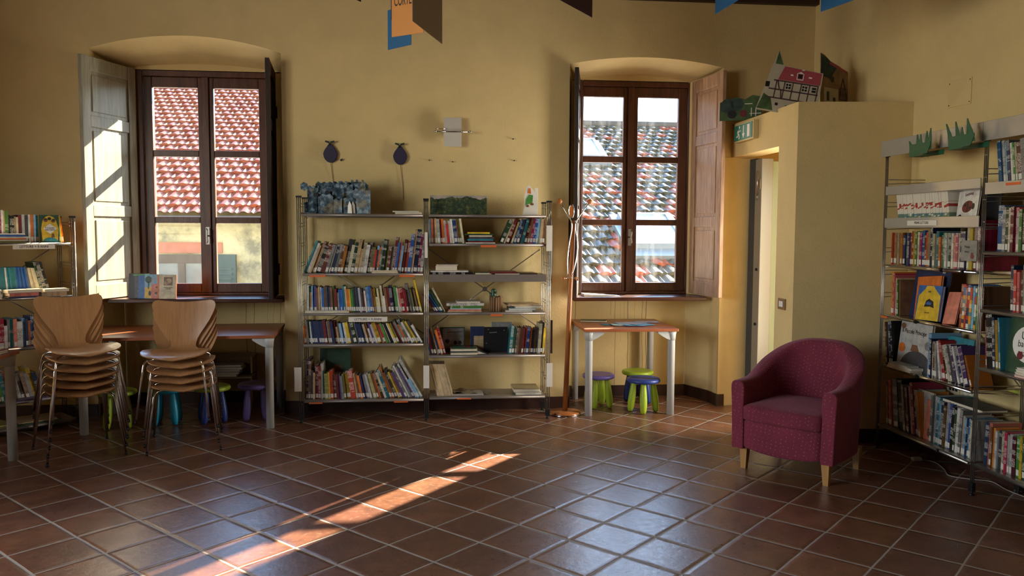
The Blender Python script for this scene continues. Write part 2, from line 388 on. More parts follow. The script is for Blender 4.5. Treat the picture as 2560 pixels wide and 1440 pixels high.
# window niches: soffit, side reveals, lining round the frame
for i, ((x0, x1, zs, zc), (f0, f1)) in enumerate(zip(OPEN, FR)):
    n = MB(); P = arch(x0, x1, zs, zc); bl, br = (x0+.055, x1-.055) if i == 0 else (x0+.10, x1-.14)
    Q = arch(bl, br, ZH-.005, ZH+.05)
    for k in range(16):
        n.quad([(P[k][0], YW, P[k][1]), (P[k+1][0], YW, P[k+1][1]), (Q[k+1][0], YF, Q[k+1][1]), (Q[k][0], YF, Q[k][1])], 0, True)
    if i == 1:      # the right reveal has a small break below the shutter
        n.quad([(x1, YW, 0), (x1-.02, 6.97, 0), (x1-.02, 6.97, zs), (x1, YW, zs)])
        n.quad([(x1-.02, 6.97, 0), (br, YF, 0), (br, YF, ZH), (x1-.02, 6.97, zs)])
    else: n.quad([(x1, YW, 0), (br, YF, 0), (br, YF, ZH), (x1, YW, zs)])
    n.quad([(x0, YW, 0), (bl, YF, 0), (bl, YF, ZH), (x0, YW, zs)])
    n.quad([(bl, YF, ZS), (f0, YF, ZS), (f0, YF, ZH), (bl, YF, ZH)]); n.quad([(f1, YF, ZS), (br, YF, ZS), (br, YF, ZH), (f1, YF, ZH)])
    n.quad([(bl, YF, ZH-.01), (br, YF, ZH-.01), (br, YF, ZH+.06), (bl, YF, ZH+.06)])
    tag(n.build('wall_niche_%s' % ('left', 'right')[i], M['plaster'], fix=False), None, None, None, 'structure')
    q = MB(); q.quad([(bl, YF+.001, 0), (br, YF+.001, 0), (br, YF+.001, ZS), (bl, YF+.001, ZS)])
    tag(q.build('wall_below_window_%s' % ('left', 'right')[i], M['plaster_n%d' % (i+1)], fix=False), None, None, None, 'structure')
# side and rear walls, with the window openings that light the room
wl = MB()
def wall_with_holes(mb, fn, a0, a1, z1, holes, zlo=.95, zhi=2.9):
    e = [a0]+[v for h in holes for v in h]+[a1]
    for k in range(0, len(e), 2): mb.quad([fn(e[k], 0), fn(e[k+1], 0), fn(e[k+1], z1), fn(e[k], z1)])
    for h in holes:
        mb.quad([fn(h[0], 0), fn(h[1], 0), fn(h[1], zlo), fn(h[0], zlo)]); mb.quad([fn(h[0], zhi), fn(h[1], zhi), fn(h[1], z1), fn(h[0], z1)])
wall_with_holes(wl, lambda a, z: (-4.4, a, z), -2.5, YW, 5.2, LWIN)
tag(wl.build('wall_left', M['plaster'], fix=False), None, None, None, 'structure')
wr_ = MB(); wall_with_holes(wr_, lambda a, z: (a, -2.5, z), -4.4, RX(-2.5), 5.2, BWIN)
tag(wr_.build('wall_rear', M['beam'], fix=False), None, None, None, 'structure')  # unseen wall, dark finish chosen to cut light bounced back into the room
wr = MB(); wr.quad([(RX(-2.5), -2.5, 0), (RX(YW), YW, 0), (RX(YW), YW, 5.2), (RX(-2.5), -2.5, 5.2)])
tag(wr.build('wall_right', M['plaster'], fix=False), 'ochre plaster wall behind the tall book rack', None, None, 'structure')
ce = MB(); ce.quad([(-4.6, YW+.1, ZT-.02), (4.2, YW+.1, ZT-.02), (4.2, 2.2, 5.1), (-4.6, 2.2, 5.1)]); ce.quad([(-4.6, 2.2, 5.1), (4.2, 2.2, 5.1), (4.2, -2.6, 3.9), (-4.6, -2.6, 3.9)])
tag(ce.build('ceiling', M['beam'], fix=False), 'dark wooden ceiling', None, None, 'structure')
bm_ = MB(); bm_.box(.2, RX(YW), YW-.06, YW+.02, ZT, ZT+.16)
tag(bm_.build('trim_1', M['beam']), 'dark wooden wall plate along the ceiling', None, None, 'structure')
# window frames of the unseen windows
k = 3
for (a, b) in LWIN:
    f = MB()
    for s0, s1, z0, z1 in ((a, b, .95, 1.02), (a, b, 2.83, 2.9), (a, a+.07, .95, 2.9), (b-.07, b, .95, 2.9), ((a+b)/2-.05, (a+b)/2+.05, .95, 2.9)):
        f.box(-4.44, -4.36, s0, s1, z0, z1)
    tag(f.build('window_%d' % k, M['wood_win']), None, None, None, 'structure'); k += 1
for (a, b) in BWIN:
    f = MB()
    for s0, s1, z0, z1 in ((a, b, .95, 1.02), (a, b, 2.83, 2.9), (a, a+.07, .95, 2.9), (b-.07, b, .95, 2.9), ((a+b)/2-.05, (a+b)/2+.05, .95, 2.9)):
        f.box(s0, s1, -2.54, -2.46, z0, z1)
    tag(f.build('window_%d' % k, M['wood_win']), None, None, None, 'structure'); k += 1

# block with the doorway in front of the right corner
BX0, BY0, BZ = 2.59, 5.555, 2.43
b = MB(); DY0, DY1, DZ = 5.86, 6.79, 2.15
xr = RX(5.46)+.03
b.quad([(BX0, BY0, 0), (xr, BY0-.10, 0), (xr, BY0-.10, BZ), (BX0, BY0, BZ)])
b.quad([(BX0, BY0, 0), (BX0, DY0, 0), (BX0, DY0, BZ), (BX0, BY0, BZ)]); b.quad([(BX0, DY0, DZ), (BX0, YW, DZ), (BX0, YW, BZ), (BX0, DY0, BZ)])
b.quad([(BX0, BY0, BZ), (xr, BY0-.10, BZ), (xr, YW, BZ), (BX0, YW, BZ)])
b.quad([(BX0, DY0, 0), (BX0+.14, DY0, 0), (BX0+.14, DY0, DZ), (BX0, DY0, DZ)])                       # near jamb
b.quad([(BX0, DY0, DZ), (BX0, YW, DZ), (BX0+.14, YW, DZ-.01), (BX0+.14, DY0, DZ-.01)])             # lintel underside
b.quad([(2.50, DY1, 0), (BX0+.16, DY1, 0), (BX0+.16, DY1, DZ), (2.50, DY1, DZ)])                     # far jamb
b.quad([(BX0+.14, DY0, DZ-.01), (BX0+.14, YW, DZ-.01), (BX0+.14, YW, BZ), (BX0+.14, DY0, BZ)])
tag(b.build('wall_block', M['plaster'], fix=False), 'ochre plaster block with a doorway', None, None, 'structure')
r2 = MB(); r2.quad([(BX0+.15, 5.58, 0), (3.30, 5.58, 0), (3.30, 5.58, 2.4), (BX0+.15, 5.58, 2.4)]); r2.quad([(3.32, 5.58, 0), (3.32, 6.79, 0), (3.32, 6.79, 2.4), (3.32, 5.58, 2.4)])
tag(r2.build('wall_lobby', M['plaster'], fix=False), None, None, None, 'structure')
# the open steel door in the doorway: edge with hinges, mint leaf
d = empty('door_1', (BX0+.145, 6.66, 0)); tag(d, 'pale mint steel door standing open in the doorway', None, None, 'structure')
MB().box(0, .05, -.02, .10, 0, DZ-.02).build('door_frame', M['door_dark'], d)
MB().box(0, .10, -.15, -.02, 0, DZ-.03).build('door_edge', M['door_grey'], d, .004)
MB().box(.10, .60, -.13, -.085, .01, DZ-.05).build('door_leaf', M['door_mint'], d, .003)
MB().tube([(.0, -.075, 1.83), (.0, -.075, 2.02)], .014).tube([(-.0, -.075, 1.78), (-.0, -.075, 1.83)], .010).box(-.006, .0, -.14, -.075, 1.87, 1.95).build('hinge', M['steel'], d)
for z in (1.2, .74): MB().lathe([(.0, 0), (.012, .001), (.012, .012), (.004, .016)], 12, mat=Matrix.Translation((0, -.10, z)) @ Matrix.Rotation(-PI/2, 4, 'Y')).build('bolt', M['black'], d)

# baseboards
def skirting(name, pts, h=.10, t=.014):
    s = MB()
    for a, b_ in zip(pts, pts[1:]):
        a, b_ = Vector(a), Vector(b_); d_ = (b_-a).normalized(); nn = Vector((d_.y, -d_.x))
        s.quad([(a.x, a.y, 0), (b_.x, b_.y, 0), (b_.x, b_.y, h), (a.x, a.y, h)])
        a2, b2 = a+nn*t, b_+nn*t
        s.quad([(a2.x, a2.y, 0), (b2.x, b2.y, 0), (b2.x, b2.y, h), (a2.x, a2.y, h)]); s.quad([(a2.x, a2.y, h), (b2.x, b2.y, h), (b_.x, b_.y, h), (a.x, a.y, h)])
    tag(s.build(name, M['skirt'], fix=False), None, None, None, 'structure')
o1, o2 = OPEN[0], OPEN[1]
skirting('baseboard_back', [(-4.4, YW), (o1[0], YW), (o1[0]+.055, YF), (o1[1]-.055, YF), (o1[1], YW), (o2[0], YW), (o2[0]+.10, YF), (o2[1]-.14, YF), (o2[1]-.02, 6.97), (o2[1], YW), (2.56, YW)])
skirting('baseboard_right', [(BX0, BY0), (xr, BY0-.10)])
skirting('baseboard_side', [(RX(BY0-.1), BY0-.10), (RX(-2.4), -2.4)])

# ---------------------------------------------------------------- windows 1 and 2
def shutter(parent, hinge, free, mat, z0=.952, z1=2.86, t=.034, zsp=(1.66, 2.36), labelled=None, side=1):
    hx, hy = hinge; fx, fy = free; L = math.hypot(fx-hx, fy-hy); a = math.atan2(fy-hy, fx-hx)
    Mx = Matrix.Translation((hx, hy, 0)) @ Matrix.Rotation(a, 4, 'Z')
    e = MB(); s = .085
    e.box(0, s, -t/2, t/2, z0, z1, mat=Mx); e.box(L-s, L, -t/2, t/2, z0, z1, mat=Mx)
    rails = [z0, z0+.12] + [v for z in zsp for v in (z-.045, z+.045)] + [z1-.11, z1]
    for r0, r1 in zip(rails[::2], rails[1::2]): e.box(s, L-s, -t/2+.001, t/2-.001, r0, r1, mat=Mx)
    o = e.build('shutter', mat, parent, .004)
    for r0, r1 in zip(rails[1::2], rails[2::2]):
        p = MB(); p.box(s-.003, L-s+.003, -t/2+.012, t/2-.012, r0-.003, r1+.003, mat=Mx)
        p.box(s+.03, L-s-.03, -t/2+.006, t/2-.006, r0+.03, r1-.03, mat=Mx); p.build('shutter_panel', mat, o, .004)
    for z in (z0+.22, z1-.34):
        h = MB(); h.box(L-.10, L-.02, side*t/2, side*(t/2+.004), z-.012, z+.012, mat=Mx) if False else h.tube([Mx @ Vector((.006, side*(t/2+.004), z-.05)), Mx @ Vector((.006, side*(t/2+.004), z+.05))], .007)
        h.build('hinge', M['black'], o)
    return o
PZ = [(1.045, 1.572), (1.625, 2.190), (2.140+.008, 2.72)]
PANES = [[(-2.344, -1.967), (-1.837, -1.459)], [(1.388, 1.754), (1.887, 2.264)]]
for i in (0, 1):
    f0, f1 = FR[i]; wn = empty('window_%d' % (i+1), (0, 0, 0)); tag(wn, ('brown timber casement window looking onto a red tiled roof', 'brown timber casement window looking onto a mossy roof with skylights')[i], None, None, 'structure')
    zt, zb = ZH, ZS
    fr = MB(); fr.box(f0, f0+.055, YF, YF+.09, zb, zt); fr.box(f1-.055, f1, YF, YF+.09, zb, zt); fr.box(f0+.055, f1-.055, YF, YF+.09, zt-.055, zt); fr.box(f0+.055, f1-.055, YF-.0, YF+.09, zb, zb+.02)
    fr.build('window_frame', M['wood_win'], wn, .004)
    zs = [(1.045, 1.568), (1.622, 2.136), (2.192, 2.722)]
    mid = (PANES[i][0][1]+PANES[i][1][0])/2
    for j, (p0, p1) in enumerate(PANES[i]):
        sx0 = f0+.058 if j == 0 else mid+.002; sx1 = mid-.002 if j == 0 else f1-.058
        y0, y1 = YF+.018, YF+.068
        s = MB(); s.box(sx0, p0, y0, y1, zb+.022, zt-.058); s.box(p1, sx1, y0, y1, zb+.022, zt-.058)
        for z0, z1 in ((zb+.022, zs[0][0]), (zs[0][1], zs[1][0]), (zs[1][1], zs[2][0]), (zs[2][1], zt-.058)): s.box(p0, p1, y0+.001, y1-.001, z0, z1)
        sash = s.build('sash', M['wood_win'], wn, .005)
        for z0, z1 in zs: MB().box(p0-.002, p1+.002, YF+.042, YF+.046, z0-.002, z1+.002).build('pane', M['glass%d' % (i+1)], sash)
        if j == 0:
            MB().box(mid-.028, mid+.028, YF+.0, YF+.0175, zb+.022, zt-.058).build('meeting_strip', M['wood_win'], sash, .003)
            h = MB(); hz = 1.46
            h.box(mid-.016, mid+.016, YF-.004, YF, hz-.075, hz+.075).tube([(mid, YF-.004, hz), (mid, YF-.045, hz)], .007)
            h.tube([(mid-.0, YF-.04, hz-.065), (mid+.009, YF-.042, hz-.045), (mid+.004, YF-.043, hz), (mid+.009, YF-.042, hz+.045), (mid, YF-.04, hz+.065)], [.004, .007, .005, .007, .004])
            h.build('handle', M['steel'], sash)
    z0, z1 = .912, .945
    if i == 0: sx0, sx1 = -2.60, -1.205
    else: sx0, sx1 = 1.235, 2.42
    sb = MB(); yb = YF+.02
    sb.box(sx0, sx1, 6.87, yb, z0, z1)
    sb.build('window_sill', M['sill'], wn, .006)
    if i == 0:
        shutter(wn, (-2.478, 7.245), (-2.672, 6.66), M['wood_skylit'], side=-1)
        shutter(wn, (-1.322, 7.245), (-1.258, 6.63), M['wood_backlit'], side=1)
    else:
        shutter(wn, (1.332, 7.245), (1.215, 6.70), M['wood_backlit'], side=-1)
        shutter(wn, (2.388, 7.245), (2.462, 6.665), M['wood_sh'], side=1, zsp=(1.60, 2.32))

# ================================================================ OUTSIDE
def mat_rooftile(name, cols, tw, tl):
    m, t, b = newmat(name); g = NB(t)
    tc = g.n('ShaderNodeTexCoord'); s = g.n('ShaderNodeSeparateXYZ'); g.link(tc.outputs['UV'], s.inputs[0])
    cb = g.n('ShaderNodeCombineXYZ'); g.link(g.m('FLOOR', s.outputs[0]), cb.inputs[0]); g.link(g.m('FLOOR', s.outputs[1]), cb.inputs[1])
    wn = g.n('ShaderNodeTexWhiteNoise', noise_dimensions='2D'); g.link(cb.outputs[0], wn.inputs[0])
    big = g.noise(cb.outputs[0], .35, 3)
    f = g.m('ADD', g.m('MULTIPLY', wn.outputs[0], .55), g.m('MULTIPLY', big.outputs[0], .45))
    r = g.n('ShaderNodeValToRGB'); r.color_ramp.interpolation = 'CONSTANT' if len(cols) > 3 else 'LINEAR'; e = r.color_ramp.elements
    while len(e) < len(cols): e.new(.5)
    for el, (p, c) in zip(e, cols): el.position = p; el.color = srgb(c)
    g.link(f, r.inputs[0]); n = g.noise(tc.outputs['UV'], 6, 5, .7)
    g.link(g.mix(g.m('MULTIPLY', n.outputs[0], .5), r.outputs[0], srgb(cols[0][1])), b.inputs['Base Color'])
    b.inputs['Roughness'].default_value = .45; b.inputs['Specular IOR Level'].default_value = .25
    return m
M['roof_red'] = mat_rooftile('red_roof_tiles', [(.2, '7c3f2a'), (.5, '8a4a30'), (.8, '96583c')], .26, .36)
M['roof_old'] = mat_rooftile('mossy_roof_tiles', [(0, '4a4636'), (.30, '57503e'), (.50, '413d31'), (.60, 'a04e33'), (.76, '4d4838')], .25, .36)
def tiled_roof(name, parent, x0, x1, y0, z0, slope, nrows, tw, tl, mat, cut=None):
    """interlocking tiles as one relief surface: every course steps over the one below, two rolls to a tile"""
    ca, sa = math.cos(slope), math.sin(slope); nx = int((x1-x0)/tw); per = 8
    prof = [0, .010, .034, .040, .036, .012, .004, .030]
    me_v = []; me_f = []; uv = []
    for r in range(nrows):
        for (q, lift) in ((0.0, .045), (1.0, .006)):
            s = (r+q)*tl
            for i in range(nx*per+1):
                x = x0+tw*i/per + (tw*.5 if r % 2 else 0); h = prof[i % per]+lift
                me_v.append((x, y0+s*ca-h*sa, z0+s*sa+h*ca))
        # drop at the butt end of the course
    n = nx*per+1
    for r in range(nrows):
        a = 2*r*n
        for i in range(nx*per):
            me_f.append((a+i, a+i+1, a+n+i+1, a+n+i)); uv += [(i/per, r+.1), ((i+1)/per-.001, r+.1), ((i+1)/per-.001, r+.9), (i/per, r+.9)]
        if r:
            p = a-n
            for i in range(nx*per):
                me_f.append((p+i, p+i+1, a+i+1, a+i)); uv += [(i/per, r+.1)]*4
    me = bpy.data.meshes.new(name); me.from_pydata(me_v, [], me_f); me.materials.append(mat)
    l = me.uv_layers.new(name='uv')
    for k, u in enumerate(uv): l.data[k].uv = u
    o = bpy.data.objects.new(name, me); C.objects.link(o); o.parent = parent; return o
def mat_oldwall():
    m, t, b = newmat('weathered_cream_render'); g = NB(t); tc = g.n('ShaderNodeTexCoord'); p = tc.outputs['Object']
    n = g.noise(p, 1.6, 7, .65); n2 = g.noise(p, .9, 4)
    s = g.n('ShaderNodeSeparateXYZ'); g.link(p, s.inputs[0])
    base = g.ramp(n.outputs[0], [(.38, srgb('6f6a58')), (.5, srgb('9d9474')), (.62, srgb('aca281'))])
    g.link(base, b.inputs['Base Color']); b.inputs['Roughness'].default_value = .9
    return m
M['oldwall'] = mat_oldwall()
M['pinkband'] = simple('faded_red_painted_band', '9a6450', .9, var=.15, scale=5)
M['shgreen'] = simple('green_grey_shutter_paint', '37443e', .6)
M['darkwood'] = simple('weathered_dark_wood', '5a4d40', .8)
h1 = empty('house', (0, 0, 0), 0, 'old cream rendered house with a bright red tiled roof', 'house')
MB().box(-11, .6, 15.3, 15.5, -3, 1.86).build('wall', M['oldwall'], h1)
MB().box(-5.1, -3.75, 15.27, 15.3, 1.085, 1.28).build('painted_band', M['pinkband'], h1)
for z in (1.30, 1.42, 1.56): MB().box(-6.5, -3.75, 15.285, 15.3, z, z+.012).build('moulding', M['oldwall'], h1)
MB().box(-11, .6, 14.85, 15.3, 1.70, 1.76).build('eaves_board', M['darkwood'], h1)
MB().tube([(-11, 14.82, 1.71), (.6, 14.82, 1.71)], .05).build('gutter', M['darkwood'], h1)
bw = MB().box(-5.2, -3.72, 15.24, 15.3, .90, 1.06).build('beam', M['darkwood'], h1)
wn_ = MB().box(-4.95, -3.95, 15.25, 15.3, -.2, .9).build('window', simple('curtained_window', '6f6c62', .5, var=.2, scale=4), h1)
MB().box(-4.52, -4.40, 15.22, 15.26, -.2, .9).build('frame', M['darkwood'], wn_)
for x0, x1 in ((-3.78, -3.52),):
    s_ = MB(); s_.box(x0-.3, x1+.02, 15.22, 15.28, -.3, 1.06)
    for k_ in range(9): s_.box(x0-.26, x1-.05, 15.205, 15.22, .78-k_*.09, .82-k_*.09)
    s_.build('shutter', M['shgreen'], h1)
roof1 = tiled_roof('roof', h1, -10.5, .6, 14.85, 1.76, math.radians(23), 27, .285, .36, M['roof_red'])
h1b = empty('house', (0, 0, 0), 0, 'small farther roof rising behind the left edge of the red roof', 'house')
MB().prism([(-13, 0), (-8.3, 0), (-8.3, 8.3), (-13, 9.3)], 32, 38).build('gable', M['oldwall'], h1b)
h2 = empty('house', (0, 0, 0), 0, 'lower house with mossy mixed brown and red roof tiles and two skylights', 'house')
tiled_roof('roof', h2, 0.6, 13.5, 9.2, -.35, math.radians(20.5), 36, .27, .37, M['roof_old'])
MB().box(.6, 13.2, 9.3, 9.5, -4, -.4).build('wall', M['oldwall'], h2)
MB().tube([(.6, 21.7, 4.37), (13.5, 21.7, 4.37)], .11).build('ridge', M['darkwood'], h2)
M['skyglass'] = simple('skylight_glass', 'c8d4dc', .08, .6)
M['zinc'] = simple('zinc_flashing', '8e959b', .35, .6)
def skylight(px, py, w_, l_):
    sl_ = math.radians(20.5); zz = -.35+(py-9.2)*math.tan(sl_)+.09
    Mx = Matrix.Translation((px, py, zz)) @ Matrix.Rotation(sl_+math.radians(3), 4, 'X')
    a = MB(); a.box(-.12, w_+.12, -.28, l_+.12, -.06, .04, mat=Mx); o = a.build('skylight', M['zinc'], h2)
    f = MB()
    for q in ((0, .07, 0, l_), (w_-.07, w_, 0, l_), (.07, w_-.07, 0, .07), (.07, w_-.07, l_-.07, l_)): f.box(q[0], q[1], q[2], q[3], .04, .13, mat=Mx)
    f.build('frame', M['zinc'], o); MB().box(.07, w_-.07, .07, l_-.07, .08, .10, mat=Mx).build('pane', M['skyglass'], o)
skylight(3.35, 13.1, .92, 1.35); skylight(3.0, 18.2, .95, 1.3)
M['bounce_sheet'] = simple('pale_bounce_surface', 'e9e4d6', .9, var=.08, scale=6)
te = MB(); te.quad([(-9, 7.64, .86), (12, 7.64, .86), (12, 9.6, .86), (-9, 9.6, .86)]); te.quad([(-9, 9.6, .48), (12, 9.6, .48), (12, 9.6, .86), (-9, 9.6, .86)]); te.quad([(-9, 7.64, .48), (.9, 7.64, .48), (.9, 14.8, .48), (-9, 14.8, .48)]); te.quad([(.9, 7.64, .48), (12, 7.64, .48), (12, 11.3, .40), (.9, 11.3, .40)])  # unseen pale sheets added to throw sunlight up onto the niche soffits
tag(te.build('ground_bounce_sheet', M['bounce_sheet'], fix=False), None, None, None, 'structure')
M['street'] = simple('street_ground', '77736a', .9)
gr = MB(); gr.quad([(-40, 7.7, -4), (40, 7.7, -4), (40, 120, -4), (-40, 120, -4)])
tag(gr.build('ground', M['street'], fix=False), None, None, None, 'structure')

# ================================================================ RACKS
def post(parent, x, y, z0, z1, rods=3):
    p = MB()
    for k in range(rods): p.tube([(x+(k-(rods-1)/2)*.0135, y, z0+.05), (x+(k-(rods-1)/2)*.0135, y, z1)], .0036, 8)
    z = z0+.2
    while z < z1-.02: p.box(x-.017, x+.017, y-.0025, y+.0025, z, z+.004); z += .125
    o = p.build('post', M['steel'], parent)
    MB().box(x-.022, x+.022, y-.009, y+.009, z1-.002, z1+.012).build('cap', M['black'], o, .002)
    f = MB(); f.box(x-.018, x+.018, y-.012, y+.012, z0+.022, z0+.075).lathe([(.014, 0), (.014, .01), (.006, .014), (.006, .024)], 12, mat=Matrix.Translation((x, y, z0))); f.build('foot', M['black'], o, .002)
    return o
def ladder(parent, x, z1, depth):
    s = empty('side_frame', (0, 0, 0)); s.parent = parent
    post(s, x, 0, 0, z1); post(s, x, depth, 0, z1)
    r = MB(); z = .14
    while z < z1-.05:
        for dz in (0, .03): r.tube([(x, .004, z+dz), (x, depth-.004, z+dz+(.0 if dz else .012))], .0028, 6)
        z += .155
    r.build('rungs', M['steel'], s); return s
def shelf(parent, x0, x1, z, depth, mat, lip=.026, name='shelf', y0=-.012):
    s = MB(); g = .024
    s.box(x0+g, x1-g, y0+.012, depth, z-.004, z)
    s.tube([(x0+g, y0+.006, z-.010), (x1-g, y0+.006, z-.010)], .0105, 10)
    s.box(x0+g, x1-g, depth-.004, depth, z-.025, z-.004)
    if lip > .03: s.box(x0+g, x1-g, y0-.006, y0-.003, z-lip, z+.004)
    for xx in (x0+g, x1-g): s.tube([(xx, y0+.01, z-.012), (xx, depth-.01, z-.03)], .004, 6)
    return s.build(name, mat, parent)
def brace(parent, x0, x1, y, z0, z1):
    b = MB(); b.tube([(x0, y, z0), (x1, y, z1)], .0045, 6).tube([(x0, y+.008, z1), (x1, y+.008, z0)], .0045, 6)
    b.lathe([(.02, 0), (.02, .012)], 12, mat=Matrix.Translation(((x0+x1)/2, y-.002, (z0+z1)/2)) @ Matrix.Rotation(PI/2, 4, 'X'))
    return b.build('cross_brace', M['steel'], parent)
def tagstrip(parent, x0, x1, y, z, h=.016):
    return MB().box(x0, x1, y-.0012, y, z-h, z).build('sticker', M['orange'], parent)
def paper_tag(parent, x0, x1, y, z0, z1, rot=0):
    o = MB().box(x0, x1, y-.002, y, z0, z1).build('hanging_tag', M['paper'], parent); return o

# centre rack, two bays
RC = empty('book_rack', (-.998, 6.425, 0), 0, 'grey steel wire book rack with two bays between the windows', 'bookshelf')
DC = .30
for x, h in ((0, 1.765), (.976, 1.752), (1.950, 1.742)): ladder(RC, x, h, DC)
CL = [1.640, 1.178, .868, .622, .180]; CR = [1.640, 1.412, 1.165, .866, .524, .190]
for z in CL: sh = shelf(RC, 0, .976, z, DC, M['shelf'])
for z in CR:
    shelf(RC, .976, 1.950, z, DC, M['shelf'], .055 if z == 1.165 else .026)
brace(RC, .03, .95, DC+.012, .66, 1.30); brace(RC, 1.0, 1.92, DC+.012, .70, 1.36)
for x0, x1, z in ((.075, .20, 1.166), (.765, .885, 1.166), (1.405, 1.53, 1.40), (1.485, 1.58, .853)): tagstrip(RC, x0, x1, -.018, z)
for x0, x1, z in ((.06, .165, .166), (.72, .83, .166), (1.22, 1.33, .182)): tagstrip(RC, x0, x1, -.018, z, .012)
def sign(parent, x0, x1, y, z0, z1, text, size, sx=1.0, dx=0):
    s = MB().box(x0, x1, y-.003, y, z0, z1).build('shelf_sign', M['paper'], parent, .001)
    lettering(text, s, ((x0+x1)/2+dx, y-.0036, (z0+z1)/2), (PI/2, 0, 0), size, M['ink'], sx); return s
sign(RC, .372, .672, -.024, .800, .838, 'LETTURE + 9 ANNI', .026, .98)
for x0, x1, z0, z1, yy in ((-.048, .006, .255, .445, -.02), (.952, .998, .265, .448, -.02), (1.935, 1.985, .262, .455, -.02), (1.928, 1.975, 1.355, 1.558, -.02), (.965, .988, 1.30, 1.50, -.02)):
    paper_tag(RC, x0, x1, yy, z0, z1)
cb = MB(); cb.grid([[(1.972+.012*math.sin(q*3.1)+.004, yy, 1.02+.60*q) for q in [k/8 for k in range(9)]] for yy in (.05, .27)]); cb.grid([[(1.975+.012*math.sin(q*3.1)+.004, yy, 1.02+.60*q) for q in [k/8 for k in range(9)]] for yy in (.05, .27)])
cb.build('side_board', M['paper'], RC)
MB().box(1.968, 1.986, .0, .012, .53, .80).build('side_clip', M['chrome'], RC)

# right rack (seen from the side): local x runs towards the camera
RR = empty('book_rack', (3.12, 5.31, 0), -PI/2, 'tall light steel book rack with two bays along the right wall', 'bookshelf')
for x in (0, 1.0, 2.0): ladder(RR, x, 2.03, .29)
def lip_shelf(x0, x1, z, h): return shelf(RR, x0, x1, z, .29, M['shelf_lt'], h)
R1 = [1.775, 1.550, 1.298, .955, .607, .190]; R2 = [1.79, 1.412, 1.085, .753, .195]
for z in R1[2:]: shelf(RR, 0, 1.0, z, .29, M['chrome'] if z > .3 else M['steel'])
for z in R2[1:]: shelf(RR, 1.0, 2.0, z, .29, M['steel'])
lip_shelf(1.0, 2.0, R2[0], .06)
s = MB(); s.box(.02, .98, -.016, -.010, 1.768, 1.826).box(.02, .98, -.010, .28, 1.768, 1.772); s.build('shelf', M['shelf_lt'], RR, .002)
s = MB(); s.box(.02, .98, -.016, -.010, 1.548, 1.612).box(.02, .98, -.010, .28, 1.545, 1.552); s.build('shelf', M['shelf_lt'], RR, .002)
for x0, x1 in ((-.03, 1.0), (1.003, 2.03)): MB().box(x0, x1, -.03, -.022, 2.028, 2.136).build('top_panel', M['shelf_lt'], RR, .002)
brace(RR, .05, .95, .30, .62, 1.25)
sign(RR, .29, .60, -.0165, 1.560, 1.592, 'PRIME LETTURE', .024, .9)
MB().box(.02, .10, -.018, -.0165, .93, .945).build('sticker', M['orange'], RR); MB().box(1.19, 1.30, -.020, -.018, 1.77, 1.785).build('sticker', M['orange'], RR)
for xx, z in ((.66, 1.298), (.86, 1.298), (.42, .955), (.45, .607), (.70, .19)):
    MB().tube([(xx, -.02, z-.010), (xx+.012, -.02, z-.010)], .0125, 10).build('clip', M['black'], RR)

# left rack, turned towards the window
LA = math.radians(42)
RLx, RLy = -2.690-.97*math.cos(LA), 6.486-.97*math.sin(LA)
RL = empty('book_rack', (RLx, RLy, 0), LA, 'low steel wire book rack standing at an angle behind the stacked chairs', 'bookshelf')
for x in (0, .97): ladder(RL, x, 1.60, .29)
L_ = [1.412, 1.015, .645, .250, .064]
for z in L_: shelf(RL, 0, .97, z, .29, M['steel'] if z > .7 else M['shelf'])
brace(RL, .03, .94, .302, .75, 1.38)
sign(RL, .555, .835, -.022, 1.365, 1.400, 'LETTURE + 8 ANNI', .025, .92)

